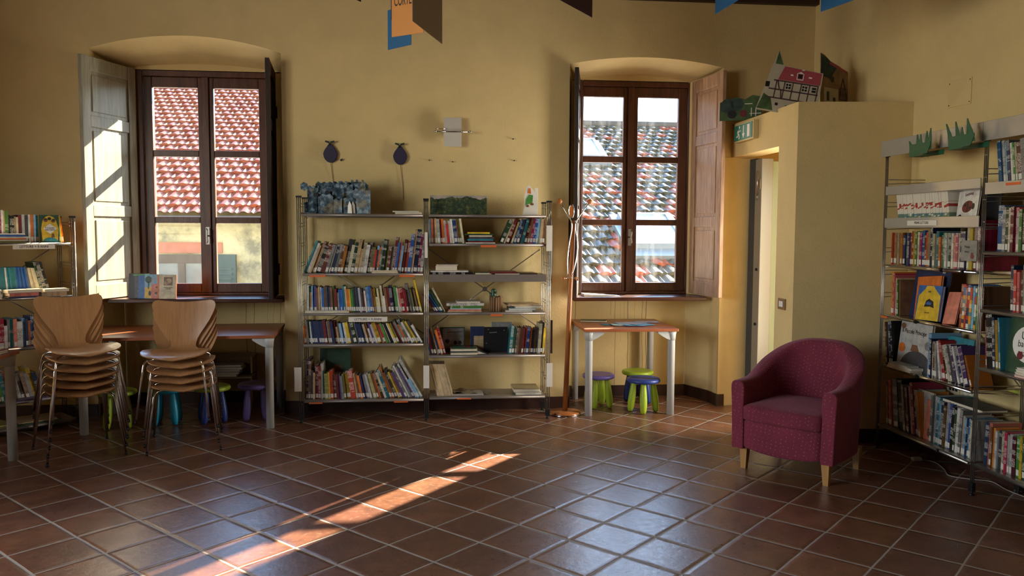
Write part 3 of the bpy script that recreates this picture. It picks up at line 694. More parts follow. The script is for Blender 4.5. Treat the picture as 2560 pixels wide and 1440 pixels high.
# ================================================================ PLYWOOD CHAIRS
def chair():
    c = empty('stacking_chair')
    # profile of the shell seen from the side: (y, z, half width)
    prof = [(-.235, .428, .10), (-.233, .430, .155), (-.225, .434, .185), (-.205, .440, .205), (-.16, .446, .215), (-.09, .447, .216), (-.01, .441, .205), (.06, .435, .180), (.11, .433, .140), (.145, .437, .105),
            (.172, .450, .086), (.190, .473, .084), (.203, .508, .094), (.213, .55, .118), (.222, .597, .149), (.231, .643, .178), (.240, .69, .201), (.248, .727, .215), (.253, .750, .218), (.257, .769, .211), (.260, .780, .196), (.261, .785, .175)]
    n = 12; sh = MB(); top = []; bot = []
    for i, (y, z, w_) in enumerate(prof):
        a = prof[max(0, i-1)]; b_ = prof[min(len(prof)-1, i+1)]; t = Vector((0, b_[0]-a[0], b_[1]-a[1])).normalized(); nn = Vector((0, -t.z, t.y))
        row = []; rowb = []
        for j in range(n+1):
            u = -1+2*j/n; curv = .026*(u*u)*(1 if i < 9 else .9)
            zz = z
            if i >= 19: zz = z - .012*(1-u*u)*(i-18)/3
            p = Vector((w_*u, y, zz)) + nn*curv*(w_/.22)
            if i < 5: p.z -= .012*(1-abs(u))*(5-i)/5
            row.append(p); rowb.append(p-nn*.009)
        top.append(row); bot.append(rowb)
    sh.grid(top); sh.grid(bot)
    N_ = len(prof)
    for i in range(N_-1):
        for j in (0, n): sh.quad([top[i][j], top[i+1][j], bot[i+1][j], bot[i][j]])
    for j in range(n):
        for i in (0, N_-1): sh.quad([top[i][j], top[i][j+1], bot[i][j+1], bot[i][j]])
    o = sh.build('seat_shell', M['beech'], c)
    bm = bmesh.new(); bm.from_mesh(o.data); bmesh.ops.remove_doubles(bm, verts=bm.verts, dist=.0004); bmesh.ops.recalc_face_normals(bm, faces=bm.faces); bm.to_mesh(o.data); bm.free()
    e = o.modifiers.new('edge', 'EDGE_SPLIT'); e.split_angle = math.radians(50)
    MB().box(-.075, .075, -.08, .07, .408, .420).build('mounting_plate', M['black'], c)
    for sx in (-1, 1):
        for sy in (-1, 1):
            yt = -.215 if sy < 0 else .165; yf = -.26 if sy < 0 else .262
            ins = Vector((sx*.03, sy*.03, .412)); kx = Vector((sx*.185, yt*.92, .417)); ft = Vector((sx*.233, yf, .012))
            d1 = (kx-ins).normalized(); d2 = (ft-kx).normalized()
            pts = [ins, kx-d1*.055]+bez(kx-d1*.05, kx, kx+d2*.05, 6)+[ft]
            leg = MB().tube(pts, .0075, 10).build('leg', M['chrome'], c)
            MB().tube([ft+Vector((0, 0, .006)), ft-Vector((0, 0, .012))], .0088, 10).build('foot_cap', M['black'], leg)
    return c
ch0 = chair(); used = False
ordn = ['lowest', 'second from the bottom', 'third from the bottom', 'fourth from the bottom', 'fifth from the bottom', 'topmost']
for (cx, cy, rz, offs, grp, where) in ((-2.372, 5.706, 33.2, [(0, 0, 0), (.006, .004, 0), (.012, .0, .4), (.015, -.004, 1), (.018, .0, 1.5), (.020, -.006, 3)], 'left stack of plywood chairs', 'the tall stack'),
                                       (-1.715, 5.875, 13, [(0, 0, 0), (-.008, .004, -1), (-.012, .0, -2), (-.006, -.004, -1.5), (-.036, .0, -7)], 'right stack of plywood chairs', 'the lower stack')):
    a = math.radians(rz)
    for i, (dx, dy, dr) in enumerate(offs):
        if not used: c = ch0; used = True
        else: c = copy_tree(ch0)
        c.location = (cx+dx*math.cos(a)-dy*math.sin(a), cy+dx*math.sin(a)+dy*math.cos(a), i*.0535); c.rotation_euler = (0, 0, a+math.radians(dr))
        nm = ordn[i] if i < len(offs)-1 else 'topmost'
        tag(c, 'beech plywood chair with chrome legs, %s in %s' % (nm, where), 'chair', grp)

# ================================================================ TABLES
def table(name, cx, cy, rz, w_, d_, label, z=.72, legr=.030, inset=.045):
    t = empty(name, (cx, cy, 0), rz, label, 'table')
    tp = MB().box(-w_/2, w_/2, -d_/2, d_/2, z-.024, z).build('tabletop', M['table'], t, .002)
    for sx in (-1, 1):
        for sy in (-1, 1):
            x, y = sx*(w_/2-inset), sy*(d_/2-inset)
            l = MB(); l.lathe([(legr, 0.0), (legr, z-.10), (legr*1.06, z-.095), (legr*1.06, z-.07)], 24, mat=Matrix.Translation((x, y, 0)))
            o = l.build('leg', M['grey'], t)
            b = MB(); L = .12
            for dx_, dy_ in ((-sx, 0), (0, -sy)):     # curved bracket arms under the top
                A = [(0, 0), (.0, .075), (L, .075), (L, .060), (L*.7, .035), (L*.35, .012)]
                Mx = Matrix.Translation((x, y, z-.024-.075)) @ Matrix.Rotation(math.atan2(dy_, dx_), 4, 'Z')
                b.prism(A, -legr*.9, legr*.9, mat=Mx)
            b.lathe([(legr*1.06, 0), (legr*1.2, .05), (legr*1.35, .074)], 24, mat=Matrix.Translation((x, y, z-.099)))
            b.build('bracket', M['grey'], o)
    return t
# long table in the left niche (turned slightly), square table in the right niche, table cut by the left edge of the view
rz1 = math.radians(4.2)
table('long_table', -1.900, 6.606, rz1, 1.415, .82, 'long cherry-topped table with round grey legs below the left window')
table('square_table', 1.650, 6.828, math.radians(-.6), .78, .755, 'small square cherry-topped table with grey legs below the right window')
table('side_table', -3.075, 4.83, math.radians(0.5), .82, 1.50, 'cherry-topped table with papers cut off by the left edge')

# ================================================================ STOOLS
def stool(x, y, rz, seat, leg, label, grp):
    s = empty('childrens_stool', (x, y, 0), rz, label, 'stool', grp)
    pr = [(0.0, .252), (.118, .252), (.132, .256), (.1395, .266), (.140, .275), (.136, .284), (.126, .289), (.115, .290), (.10, .2885), (0, .2885)]
    MB().lathe([(max(r, .0005), z) for r, z in pr], 40).build('seat', seat, s)
    for k in range(4):
        a = PI/4+k*PI/2; tp = Vector((math.cos(a)*.078, math.sin(a)*.078, .254)); bt = Vector((math.cos(a)*.108, math.sin(a)*.108, .0))
        q = (tp-bt).to_track_quat('Z', 'Y').to_matrix().to_4x4(); L = (tp-bt).length
        MB().lathe([(.010, .004), (.019, .006), (.026, .03), (.0305, .075), (.0305, .12), (.027, .175), (.021, .235), (.020, L)], 20, mat=Matrix.Translation(bt) @ q).build('leg', leg, s)
    return s
P = lambda n, c: simple(n, c, .38, bump=.03, scale=40)
M['lime'] = P('lime_plastic', '9fb62a'); M['lime_d'] = P('lime_seat_plastic', '97ac2c'); M['purple'] = P('purple_plastic', '6a5a9e'); M['navyp'] = P('navy_plastic', '2c3f86'); M['cyanp'] = P('cyan_plastic', '1f9dc4')
G1, G2 = 'stools below the right window', 'stools below the left window'
stool(1.452, 6.82, .25, M['purple'], M['lime'], 'purple topped stool with lime legs below the square table', G1)
stool(1.790, 6.60, .55, M['navyp'], M['lime'], 'navy topped stool with lime legs below the square table', G1)
stool(1.835, 6.97, .1, M['lime_d'], M['navyp'], 'lime topped stool behind the navy topped stool', G1)
stool(-2.37, 6.40, .3, M['lime_d'], M['lime'], 'all lime stool behind the tall chair stack', G2)
stool(-2.04, 6.50, .1, M['cyanp'], M['cyanp'], 'all cyan stool behind the lower chair stack', G2)
stool(-1.700, 6.53, .4, M['lime_d'], M['navyp'], 'lime topped stool with navy legs under the long table', G2)
stool(-1.385, 6.62, .2, M['purple'], M['purple'], 'all purple stool under the right end of the long table', G2)

# ================================================================ COAT STAND
cs = empty('coat_stand', (1.118, 6.565, 0), 0, 'wooden coat stand with chrome hooks beside the right window', 'coat stand')
MB().lathe([(.0005, 0), (.130, 0), (.133, .006), (.133, .012), (.0005, .012)], 40).build('base_ring', M['chrome'], cs)
MB().lathe([(.0005, .012), (.126, .012), (.128, .018), (.122, .026), (.0005, .034)], 40).build('base', M['coatwood'], cs)
tp = Vector((.058, .012, 1.60))
MB().tube([(0, 0, .03), Vector((0, 0, .03)).lerp(tp, .5), tp], [.021, .020, .018], 18).build('pole', M['coatwood'], cs)
lp = [(tp.x-.02+.022*math.cos(a), tp.y-.014, tp.z+.075+.055*math.sin(a)) for a in [k*2*PI/16 for k in range(17)]]
MB().tube(lp, .0045, 8, cap=False).build('loop', M['chrome'], cs)
MB().prism([(tp.x-.02+.018*math.cos(a), tp.z+.075+.05*math.sin(a)) for a in [k*2*PI/16 for k in range(16)]], tp.y-.016, tp.y-.010).build('loop_disc', M['coatwood'], cs)
for sx in (-1, 1):
    a = Vector((tp.x-.018*sx*0+sx*.012, tp.y-.02, tp.z-.02)); e = Vector((tp.x+sx*.125, tp.y-.05, tp.z+.155))
    low = Vector((tp.x-.035+sx*.01, tp.y-.03, 1.13))
    pts = [e, a+Vector((sx*.01, 0, .02))]+bez(a+Vector((sx*.008, 0, .012)), a, a+Vector((sx*.004, -.004, -.05)), 4)+bez(a+Vector((sx*.004, -.004, -.06)), a+Vector((sx*.05, -.01, -.25)), low, 8)
    h = MB().tube(pts, .0048, 8).build('hook_wire', M['chrome'], cs)
    MB().lathe([(.0005, -.018), (.017, -.018), (.021, -.006), (.020, .010), (.012, .020), (.0005, .022)], 18, mat=Matrix.Translation(e) @ Vector((sx*.7, -.2, .7)).to_track_quat('Z', 'Y').to_matrix().to_4x4()).build('knob', M['coatwood'], h)
    ex = low+Vector((sx*.042, -.02, .0)); h2_ = MB().tube([low, ex], .0048, 8).build('low_hook', M['chrome'], cs)
    MB().lathe([(.0005, -.004), (.013, -.004), (.013, .012), (.0005, .014)], 16, mat=Matrix.Translation(ex) @ Matrix.Rotation(PI/2, 4, 'X')).build('knob', M['coatwood'], h2_)

# ================================================================ ARMCHAIR
ac = empty('tub_armchair', (2.39, 4.93, 0), math.radians(-49), 'burgundy dotted fabric tub armchair with short wooden legs', 'armchair')
ac.scale = (.985, .98, 1.0)
def ac_path():
    W2 = .332; pts = [(-W2, -.315+.05*i) for i in range(6)]
    for k in range(1, 20):
        a = PI - k*PI/20; ca, sa = math.cos(a), math.sin(a)
        pts.append((W2*(abs(ca)**.86)*(1 if ca > 0 else -1), -.03+.365*(sa**.88)))
    return pts + [(W2, -.315+.05*i) for i in range(5, -1, -1)]
PA = ac_path(); rows = []; Ltot = len(PA)-1
for i, (x, y) in enumerate(PA):
    a = PA[max(0, i-1)]; b_ = PA[min(Ltot, i+1)]; t = Vector((b_[0]-a[0], b_[1]-a[1])).normalized(); inn = Vector((t.y, -t.x))
    if inn.dot(Vector((-x, -y+.05))) < 0: inn = -inn
    q = min(1, max(0, (y+.20)/.535)); q = q*q*(3-2*q); q = .75*q+.25*max(0, 1-(x/.30)**2)*(1 if y > 0 else 0)*q/1.0 + (.0); h = .575+.232*min(1, q*1.02)
    fl = .016+.035*q; th = .082+.012*q
    prof = [(.03, .140), (.006, .136), (.0, .138), (-.001, .16), (-.003, .25), (-fl*.45, .42), (-fl*.8, h-.08), (-fl, h-.035), (-fl+.010, h-.010), (-fl+.034, h), (th*.58, h), (th-.010, h-.012), (th, h-.04), (th-.002, h-.12), (th-.004, .44), (th-.002, .30), (th, .16), (th, .138), (th-.006, .136), (th-.03, .140)]
    rows.append([Vector((x, y, 0))+Vector((inn.x*o_, inn.y*o_, z_)) for o_, z_ in prof])
b = MB()
caps = []
for r_ in (rows[0], rows[-1]):
    cen = sum(r_, Vector())/len(r_)
    def ins(fx, fz, dy): return [Vector((cen.x+(p.x-cen.x)*fx, p.y+dy, .138+(p.z-.138)*fz if p.z > .2 else p.z)) for p in r_]
    caps.append([ins(1.0, 1.0, -.008), ins(.93, .995, -.016), ins(.80, .985, -.018), ins(.40, .96, -.019)])
full = caps[0][::-1]+rows+caps[1]
b.grid(full); b.quad(full[0]); b.quad(full[-1]); b.grid([[r_[0], r_[-1]] for r_ in full])
o = b.build('back_and_arms', M['burgundy'], ac)
bm = bmesh.new(); bm.from_mesh(o.data); bmesh.ops.remove_doubles(bm, verts=bm.verts, dist=.0002); bmesh.ops.recalc_face_normals(bm, faces=bm.faces); bm.to_mesh(o.data); bm.free()
sd = o.modifiers.new('sub', 'SUBSURF'); sd.levels = 1; sd.render_levels = 2
def soft(name, x0, x1, y0, y1, z0, z1, bulge=.0, crown=.0, n=10, r=.02, mat='burgundy', sag=0):
    """upholstered block: grid box with rounded edges, bulging front and crowned top"""
    bm = bmesh.new(); bmesh.ops.create_cube(bm, size=1); bmesh.ops.bevel(bm, geom=bm.edges[:], offset=.001, segments=1, affect='EDGES') if False else None
    bmesh.ops.subdivide_edges(bm, edges=bm.edges[:], cuts=n, use_grid_fill=True)
    cx_, cy_, cz_ = (x0+x1)/2, (y0+y1)/2, (z0+z1)/2; hx, hy, hz = (x1-x0)/2, (y1-y0)/2, (z1-z0)/2
    for v in bm.verts:
        p = Vector((v.co.x*2*hx, v.co.y*2*hy, v.co.z*2*hz))
        c_ = Vector((max(-hx+r, min(hx-r, p.x)), max(-hy+r, min(hy-r, p.y)), max(-hz+r, min(hz-r, p.z))))
        d_ = p-c_
        if d_.length > 1e-6: p = c_+d_.normalized()*min(r, d_.length*1.0 if sum(abs(k_) > 1e-6 for k_ in d_) == 1 else r)
        ux, uz = p.x/hx, p.z/hz
        if p.y < 0: p.y -= bulge*(1-ux*ux)
        if p.z > 0: p.z += crown*(1-ux*ux)*(1-(p.y/hy)**2 if abs(p.y) < hy else 0)
        if sag and p.z < 0: p.z -= sag*(1-ux*ux)*(1 if p.y < 0 else 0)
        v.co = Vector((cx_, cy_, cz_))+p
    me = bpy.data.meshes.new(name); bm.to_mesh(me); bm.free(); me.materials.append(M[mat])
    for f_ in me.polygons: f_.use_smooth = True
    o = bpy.data.objects.new(name, me); C.objects.link(o); o.parent = ac; return o
soft('seat_cushion', -.255, .255, -.345, .22, .325, .425, .022, .018)
soft('front_panel', -.258, .258, -.325, .20, .145, .330, .024, 0, sag=.022)
for sx in (-1, 1):
    for sy in (-1, 1):
        x, y = sx*.268, (-.268 if sy < 0 else .225)
        l = MB(); n0 = [(-.026, -.026), (.026, -.026), (.026, .026), (-.026, .026)]
        top_ = [(x+a_, y+b_, .145) for a_, b_ in n0]; bot_ = [(x+a_*.62+sx*.002, y+b_*.62, 0) for a_, b_ in n0]
        l.quad(top_); l.quad(bot_)
        for k_ in range(4): l.quad([top_[k_], top_[(k_+1) % 4], bot_[(k_+1) % 4], bot_[k_]])
        l.build('leg', M['legwood'], ac, .002)

# ================================================================ WALL THINGS
wlmp = empty('wall_lamp', (.196, YW, 2.32), 0, 'metal plate wall lamp with a chrome cross bar on the ochre wall', 'lamp')
MB().box(-.03, .03, -.045, 0, -.05, .05).build('bracket', M['steel'], wlmp)
up_ = MB(); up_.grid([[(x, -.05-.012*math.cos(z_*9), z_) for z_ in [-.118+.236*k/10 for k in range(11)]] for x in (-.0725, .0725)]); up_.grid([[(x, -.047-.012*math.cos(z_*9), z_) for z_ in [-.118+.236*k/10 for k in range(11)]] for x in (-.0725, .0725)])
up_.build('plate', M['silver'], wlmp)
bb = MB(); bb.tube([(-.142, -.075, .0), (.142, -.075, .0)], .005).tube([(-.142, -.075, .022), (-.06, -.075, .022)], .003)
for x in (-.142, .142, -.08, .08): bb.lathe([(.0005, -.009), (.009, -.009), (.009, .009), (.0005, .009)], 12, mat=Matrix.Translation((x, -.075, .002)) @ Matrix.Rotation(PI/2, 4, 'Y'))
bb.build('cross_bar', M['chrome'], wlmp)
M['figp'] = simple('dark_plum_paper', '2c2440', .55); M['figr'] = simple('plum_rim', '40355c', .5); M['leafd'] = simple('dark_green_leaf', '1e2a18', .6); M['string'] = simple('ochre_string', '8a6535', .8)
for (x, z, lab) in ((-.797, 2.135, 'dark plum paper fig with two leaves hung above the paper castle'), (-.235, 2.125, 'dark plum paper fig with two leaves hung on the wall, left of the lamp')):
    f = empty('paper_fig', (x, YW, z), 0, lab, 'decoration', 'paper figs on the wall')
    pts = []
    for k_ in range(28):
        a = 2*PI*k_/28; r = .055*(1-.16*max(0, math.sin(a))**2); pts.append((r*math.cos(a)*(1-.30*max(0, math.sin(a))), .072*math.sin(a)+(.006 if math.sin(a) > .9 else 0)))
    MB().prism(pts, -.030, -.018).build('fruit', M['figp'], f, .002)
    MB().prism([(p_[0]*1.03+.003, p_[1]*1.03) for p_ in pts], -.018, -.010).build('rim', M['figr'], f)
    lf = MB(); 
    for s_ in (-1, 1):
        lf.prism([(0, .060), (s_*.012, .082), (s_*.040, .092), (s_*.036, .104), (s_*.010, .098), (-s_*.004, .075)], -.034, -.028)
    lf.build('leaves', M['leafd'], f)
    MB().tube([(.004, -.012, -.07), (.012, -.008, -.15), (.022, -.006, -.24), (.028, -.006, -.36)], .0022, 6).build('string', M['string'], f)
for x, z, lab in ((-.711, 2.083, 'small dark hook in the wall right of the first paper fig'), (.698, 2.276, 'small wall screw, highest of those right of the lamp'), (.709, 2.098, 'small wall screw below the highest one'), (.196, 2.081, 'small wall screw straight below the lamp'), (.004, 2.092, 'small wall screw nearest the second paper fig')):
    big = x == -.711
    tag(MB().tube([(x, YW, z), (x, YW-.02, z+.002)], .004 if not big else .007, 8).tube([(x, YW-.018, z), (x+(.012 if big else .004), YW-.02, z+(.012 if big else .0))], .004, 6).build('wall_screw', M['black']), lab, 'screw', 'screws in the wall')

# exit sign on the block
ex = empty('exit_sign', (BX0, 6.432, 2.325), 0, 'green emergency exit sign with running man above the doorway', 'sign')
M['exgreen'] = simple('exit_green', '2f7d68', .35); M['excase'] = simple('yellowed_plastic_case', 'cbb583', .45)
MB().box(-.045, 0, -.19, .21, -.072, .075).build('case', M['excase'], ex, .004)
MB().box(-.049, -.045, -.17, .20, -.062, .064).build('panel', M['exgreen'], ex)
xs_ = -.0495
def exm(a): return Matrix.Translation((xs_, 0, 0)) @ Matrix(((0, 1, 0, 0), (-1, 0, 0, 0), (0, 0, 1, 0), (0, 0, 0, 1)))
e_ = MB(); mx = exm(0)        # local: x -> towards camera along the wall (viewer's right), extruded thin
e_.prism([(.075, -.048), (.125, -.048), (.125, .050), (.075, .050)], -.0008, .0, mat=mx); e_.build('door_symbol', M['white'], ex)
e_ = MB(); e_.prism([(-.012, .052), (.004, .052), (.004, -.012), (.024, -.012), (-.004, -.052), (-.032, -.012), (-.012, -.012)], -.0008, 0, mat=mx); e_.build('arrow', M['white'], ex)
e_ = MB()
def limb(pts, wd):
    for (a, b2) in zip(pts, pts[1:]):
        dx, dz = b2[0]-a[0], b2[1]-a[1]; l_ = math.hypot(dx, dz); nx, nz = -dz/l_*wd, dx/l_*wd
        e_.prism([(a[0]+nx, a[1]+nz), (b2[0]+nx, b2[1]+nz), (b2[0]-nx, b2[1]-nz), (a[0]-nx, a[1]-nz)], -.0008, 0, mat=mx)
e_.prism([(-.088+.011*math.cos(k_*PI/5), .044+.012*math.sin(k_*PI/5)) for k_ in range(10)], -.0008, 0, mat=mx)
limb([(-.098, .028), (-.108, -.004)], .012); limb([(-.100, .026), (-.078, .010), (-.064, .018)], .005); limb([(-.102, .024), (-.128, .012), (-.130, -.006)], .005)
limb([(-.106, -.004), (-.088, -.022), (-.096, -.052)], .007); limb([(-.108, -.004), (-.122, -.026), (-.150, -.030)], .007)
e_.build('running_man', M['white'], ex)
# light switch, socket plates, cover panel
sw = empty('light_switch', (BX0, 5.728, .985), 0, 'bronze light switch plate beside the doorway', 'switch')
MB().box(-.009, 0, -.062, .060, -.040, .042).build('plate', M['brass'], sw, .002)
for k_ in range(3): MB().box(-.014, -.009, -.032+k_*.022, -.013+k_*.022, -.020, .022).build('rocker', M['white'], sw, .001)
wa = math.atan2(.067, 1)        # lean of the right wall
def on_right_wall(name, y, z, lab, cat): return empty(name, (RX(y), y, z), wa, lab, cat)
M['plate_w'] = simple('ivory_socket_plate', 'cfc4a4', .5)
pn = on_right_wall('wall_cover_plate', 4.99, 2.418, 'ochre painted cover plate high on the right wall', 'cover plate')
MB().box(-.006, 0, -.09, .12, -.085, .085).build('plate', M['plaster'], pn, .002)
for y_, z_ in ((-.078, .07), (-.078, -.07), (.108, .07), (.108, -.07)): MB().tube([(-.006, y_, z_), (-.008, y_, z_)], .004, 8).build('screw', M['black'], pn)
for y_, n_, lab in ((4.945, 3, 'ivory switch plate low on the right wall, farther one'), (4.815, 2, 'ivory socket plate low on the right wall, nearer one')):
    s_ = on_right_wall('wall_socket', y_, .50, lab, 'socket')
    MB().box(-.008, 0, -.058, .058, -.038, .038).build('plate', M['plate_w'], s_, .002)
    for k_ in range(n_): MB().box(-.010, -.008, -.042+k_*(.028 if n_ == 3 else .05), -.022+k_*(.028 if n_ == 3 else .05), -.018, .018).build('module', M['black'] if n_ == 3 else M['white'], s_)
tag(MB().box(RX(4.4)-.008, RX(4.4)-.002, 4.36, 4.40, 2.32, 2.325).build('wall_screw', M['black']), 'small dark screw on the right wall beside the cover plate', 'screw')
# cables on the floor
M['cable'] = simple('grey_white_cable', 'a39c92', .5)
c_ = empty('power_cable', (0, 0, 0), 0, 'thin pale cable with an inline plug trailing below the right rack', 'cable')
def smooth(pts, n=6):
    pts = [Vector(p) for p in pts]; out = []
    for i in range(len(pts)-1):
        p0 = pts[max(0, i-1)]; p1 = pts[i]; p2 = pts[i+1]; p3 = pts[min(len(pts)-1, i+2)]
        for k_ in range(n):
            t = k_/n; out.append(.5*((2*p1)+(-p0+p2)*t+(2*p0-5*p1+4*p2-p3)*t*t+(-p0+3*p1-3*p2+p3)*t**3))
    return out+[pts[-1]]
MB().tube(smooth([(2.98, 5.38, .006), (3.12, 5.33, .006), (3.20, 5.18, .006), (3.22, 5.05, .006), (3.31, 4.95, .006), (3.27, 4.78, .006), (3.22, 4.66, .006), (3.30, 4.58, .006), (3.40, 4.52, .006), (3.38, 4.36, .006), (3.40, 4.20, .006)]), .0035, 6).build('wire', M['cable'], c_)
MB().box(3.20, 3.26, 5.00, 5.035, 0, .022).build('plug', M['white'], c_, .004)
c2_ = MB().tube(smooth([(3.02, 5.28, .005), (3.10, 5.30, .005), (3.16, 5.24, .005), (3.22, 5.22, .005)]), .003, 6).build('power_cable', M['cable']); tag(c2_, 'short loose cable end at the foot of the right rack', 'cable')
c3_ = MB().tube(smooth([(3.30, 4.93, .018), (3.36, 4.86, .03), (3.40, 4.80, .05), (3.41, 4.82, .15), (3.418, 4.84, .40), (3.42, 4.825, .47)]), .003, 6).build('power_cable', M['black']); tag(c3_, 'black cable dropping from the nearer socket on the right wall', 'cable')

# ================================================================ BANNERS
def banner(name, a, b2, z0, z1, mat, label, notch=None, thick=.003):
    o = empty(name, ((a[0]+b2[0])/2, (a[1]+b2[1])/2, z0), math.atan2(b2[1]-a[1], b2[0]-a[0]), label, 'banner', 'panels hanging from the ceiling')
    L = math.hypot(b2[0]-a[0], b2[1]-a[1])
    MB().box(-L/2, L/2, -thick/2, thick/2, 0, z1-z0).build('panel', mat, o)
    for x in (-L/2+.02, L/2-.02): MB().tube([(x, 0, z1-z0), (x, 0, z1-z0+.9)], .0008, 4).build('thread', M['cable'], o)
    return o, L
M['b_blue'] = simple('blue_card', '1f5f8e', .6); M['b_or'] = simple('orange_card', 'd08a3c', .6); M['b_gr'] = simple('grey_brown_card', 'a09382', .6); M['b_pu'] = simple('plum_card', '4a2b3f', .6)
banner('ceiling_banner', (-.257, 5.348), (-.106, 5.181), 2.666, 2.914, M['b_blue'], 'small blue hanging panel partly behind the orange one')
o_, L_b = banner('ceiling_banner', (-.214, 4.94), (-.028, 4.803), 2.653, 3.05, M['b_or'], 'orange hanging panel with dark capital letters')
lettering('CORTEL', o_, (-L_b/2+.018, -.0024, .205), (PI/2, 0, 0), .10, M['ink'], .40, align='LEFT')
MB().box(-L_b/2-.004, -L_b/2, -.003, .003, 0.10, .40).build('edge_strip', M['ink'], o_)
banner('ceiling_banner', (-.087, 4.574), (.084, 5.111), 2.660, 3.05, M['b_gr'], 'grey brown hanging panel receding beside the orange one')
banner('ceiling_banner', (.60, 4.40), (.983, 4.929), 2.80, 3.15, M['b_pu'], 'dark plum hanging panel at the top edge')
banner('ceiling_banner', (1.758, 4.953), (1.79, 4.55), 2.85, 3.2, M['b_blue'], 'blue hanging panel near the ceiling beam')
banner('ceiling_banner', (2.405, 4.889), (2.53, 4.40), 2.868, 3.2, M['b_blue'], 'blue hanging panel in front of the right corner')
banner('ceiling_banner', (-.56, 5.05), (-.421, 5.284), 2.945, 3.25, M['b_pu'], 'dark hanging panel whose tip shows above the wall')

# ================================================================ BOOKS
PAL = dict(wh=('white', 'd8d4ca'), cr=('cream', 'd3c7a6'), ta=('tan', 'b89c74'), br=('brown', '7a5238'), db=('dark brown', '46301f'), bk=('black', '1b1a1c'), nv=('navy', '263254'),
           bl=('blue', '2f62a6'), lb=('light blue', '7fb0cf'), te=('teal', '2f7f8c'), gr=('green', '4f8a3f'), dg=('dark green', '2a4a34'), ol=('olive', '6d6b34'), ye=('yellow', 'dcb62e'),
           og=('orange', 'd4702c'), rd=('red', 'bb2f2e'), dr=('dark red', '6d2328'), mg=('magenta', 'b03468'), pu=('purple', '5b4478'), sa=('salmon', 'd07a66'), gy=('grey', '82807c'),
           lg=('light grey', 'b2b0aa'), dk=('dark grey', '454549'), kh=('khaki', 'a59a5e'))
def spine_mat(code):
    name, hx = PAL[code]; m, t, b = newmat(name.replace(' ', '_')+'_cover'); g = NB(t); c = srgb(hx)
    lum = c[0]*.3+c[1]*.6+c[2]*.1; ink = srgb('e8e2d2') if lum < .22 else srgb('3a2f30')
    tc = g.n('ShaderNodeTexCoord'); p = tc.outputs['Object']; s = g.n('ShaderNodeSeparateXYZ'); g.link(p, s.inputs[0])
    oi = g.n('ShaderNodeObjectInfo')
    hs = g.n('ShaderNodeHueSaturation'); hs.inputs['Color'].default_value = c
    g.link(g.m('ADD', g.m('MULTIPLY', oi.outputs['Random'], .05), .475), hs.inputs['Hue'])
    g.link(g.m('ADD', g.m('MULTIPLY', g.m('FRACT', g.m('MULTIPLY', oi.outputs['Random'], 17.3)), .50), .45), hs.inputs['Value'])
    # lettering down the spine: fine cross strokes between two ends that differ from book to book
    sp = g.m('MULTIPLY', g.m('LESS_THAN', s.outputs[1], .0012), g.m('GREATER_THAN', s.outputs[2], .05))
    cb = g.n('ShaderNodeCombineXYZ'); g.link(g.m('MULTIPLY', s.outputs[0], 420), cb.inputs[0]); g.link(g.m('MULTIPLY', s.outputs[2], 330), cb.inputs[2]); g.link(g.m('MULTIPLY', oi.outputs['Random'], 90), cb.inputs[1])
    n = g.noise(cb.outputs[0], 1.0, 1); hit = g.m('GREATER_THAN', n.outputs[0], .56)
    cb2 = g.n('ShaderNodeCombineXYZ'); g.link(g.m('MULTIPLY', s.outputs[2], 13), cb2.inputs[2]); g.link(g.m('MULTIPLY', oi.outputs['Random'], 50), cb2.inputs[0])
    n2 = g.noise(cb2.outputs[0], 1.0, 1); zone = g.m('GREATER_THAN', n2.outputs[0], .50)
    col = g.mix(g.m('MULTIPLY', g.m('MULTIPLY', hit, zone), sp), hs.outputs[0], ink)
    g.link(g.m('MULTIPLY', s.outputs[2], 22), cb2.inputs[2])
    g.link(col, b.inputs['Base Color']); b.inputs['Roughness'].default_value = .38
    return m
BM = {k: spine_mat(k) for k in PAL}
def comic_mat(name, seed, red='a8362c', low='4a7a8c', x_run=True):
    """white spines whose pictures run on from one volume to the next"""
    m, t, b = newmat(name); g = NB(t); tc = g.n('ShaderNodeTexCoord'); p = tc.outputs['Object']; s = g.n('ShaderNodeSeparateXYZ'); g.link(p, s.inputs[0]); oi = g.n('ShaderNodeObjectInfo')
    pos = g.n('ShaderNodeSeparateXYZ'); g.link(oi.outputs['Location'], pos.inputs[0])
    cb = g.n('ShaderNodeCombineXYZ'); g.link(g.m('MULTIPLY', g.m('ADD', pos.outputs[0], g.m('MULTIPLY', pos.outputs[1], 1.0)), 1.0), cb.inputs[0]); g.link(s.outputs[2], cb.inputs[2]); cb.inputs[1].default_value = seed
    n = g.noise(cb.outputs[0], 22, 4, .7); n2 = g.noise(cb.outputs[0], 60, 3)
    z = s.outputs[2]
    lo = g.m('MULTIPLY', g.m('LESS_THAN', z, .085), g.m('GREATER_THAN', n.outputs[0], .44))
    mid = g.m('MULTIPLY', g.m('MULTIPLY', g.m('GREATER_THAN', z, .115), g.m('LESS_THAN', z, .155)), g.m('GREATER_THAN', n2.outputs[0], .52))
    col = g.mix(lo, srgb('dcd4c2'), g.ramp(n2.outputs[0], [(.4, srgb(low)), (.6, srgb('7f8f62'))])); col = g.mix(mid, col, srgb(red))
    g.link(col, b.inputs['Base Color']); b.inputs['Roughness'].default_value = .5; return m
BM['cs'] = comic_mat('white_illustrated_spines', 3.0); PAL['cs'] = ('white illustrated', 'dcd4c2')
BM['ts'] = simple('cream_tan_spines', 'cdb48c', .55, var=.35, scale=60, stretch=(1, 1, .15)); PAL['ts'] = ('tan comic', 'cdb48c')
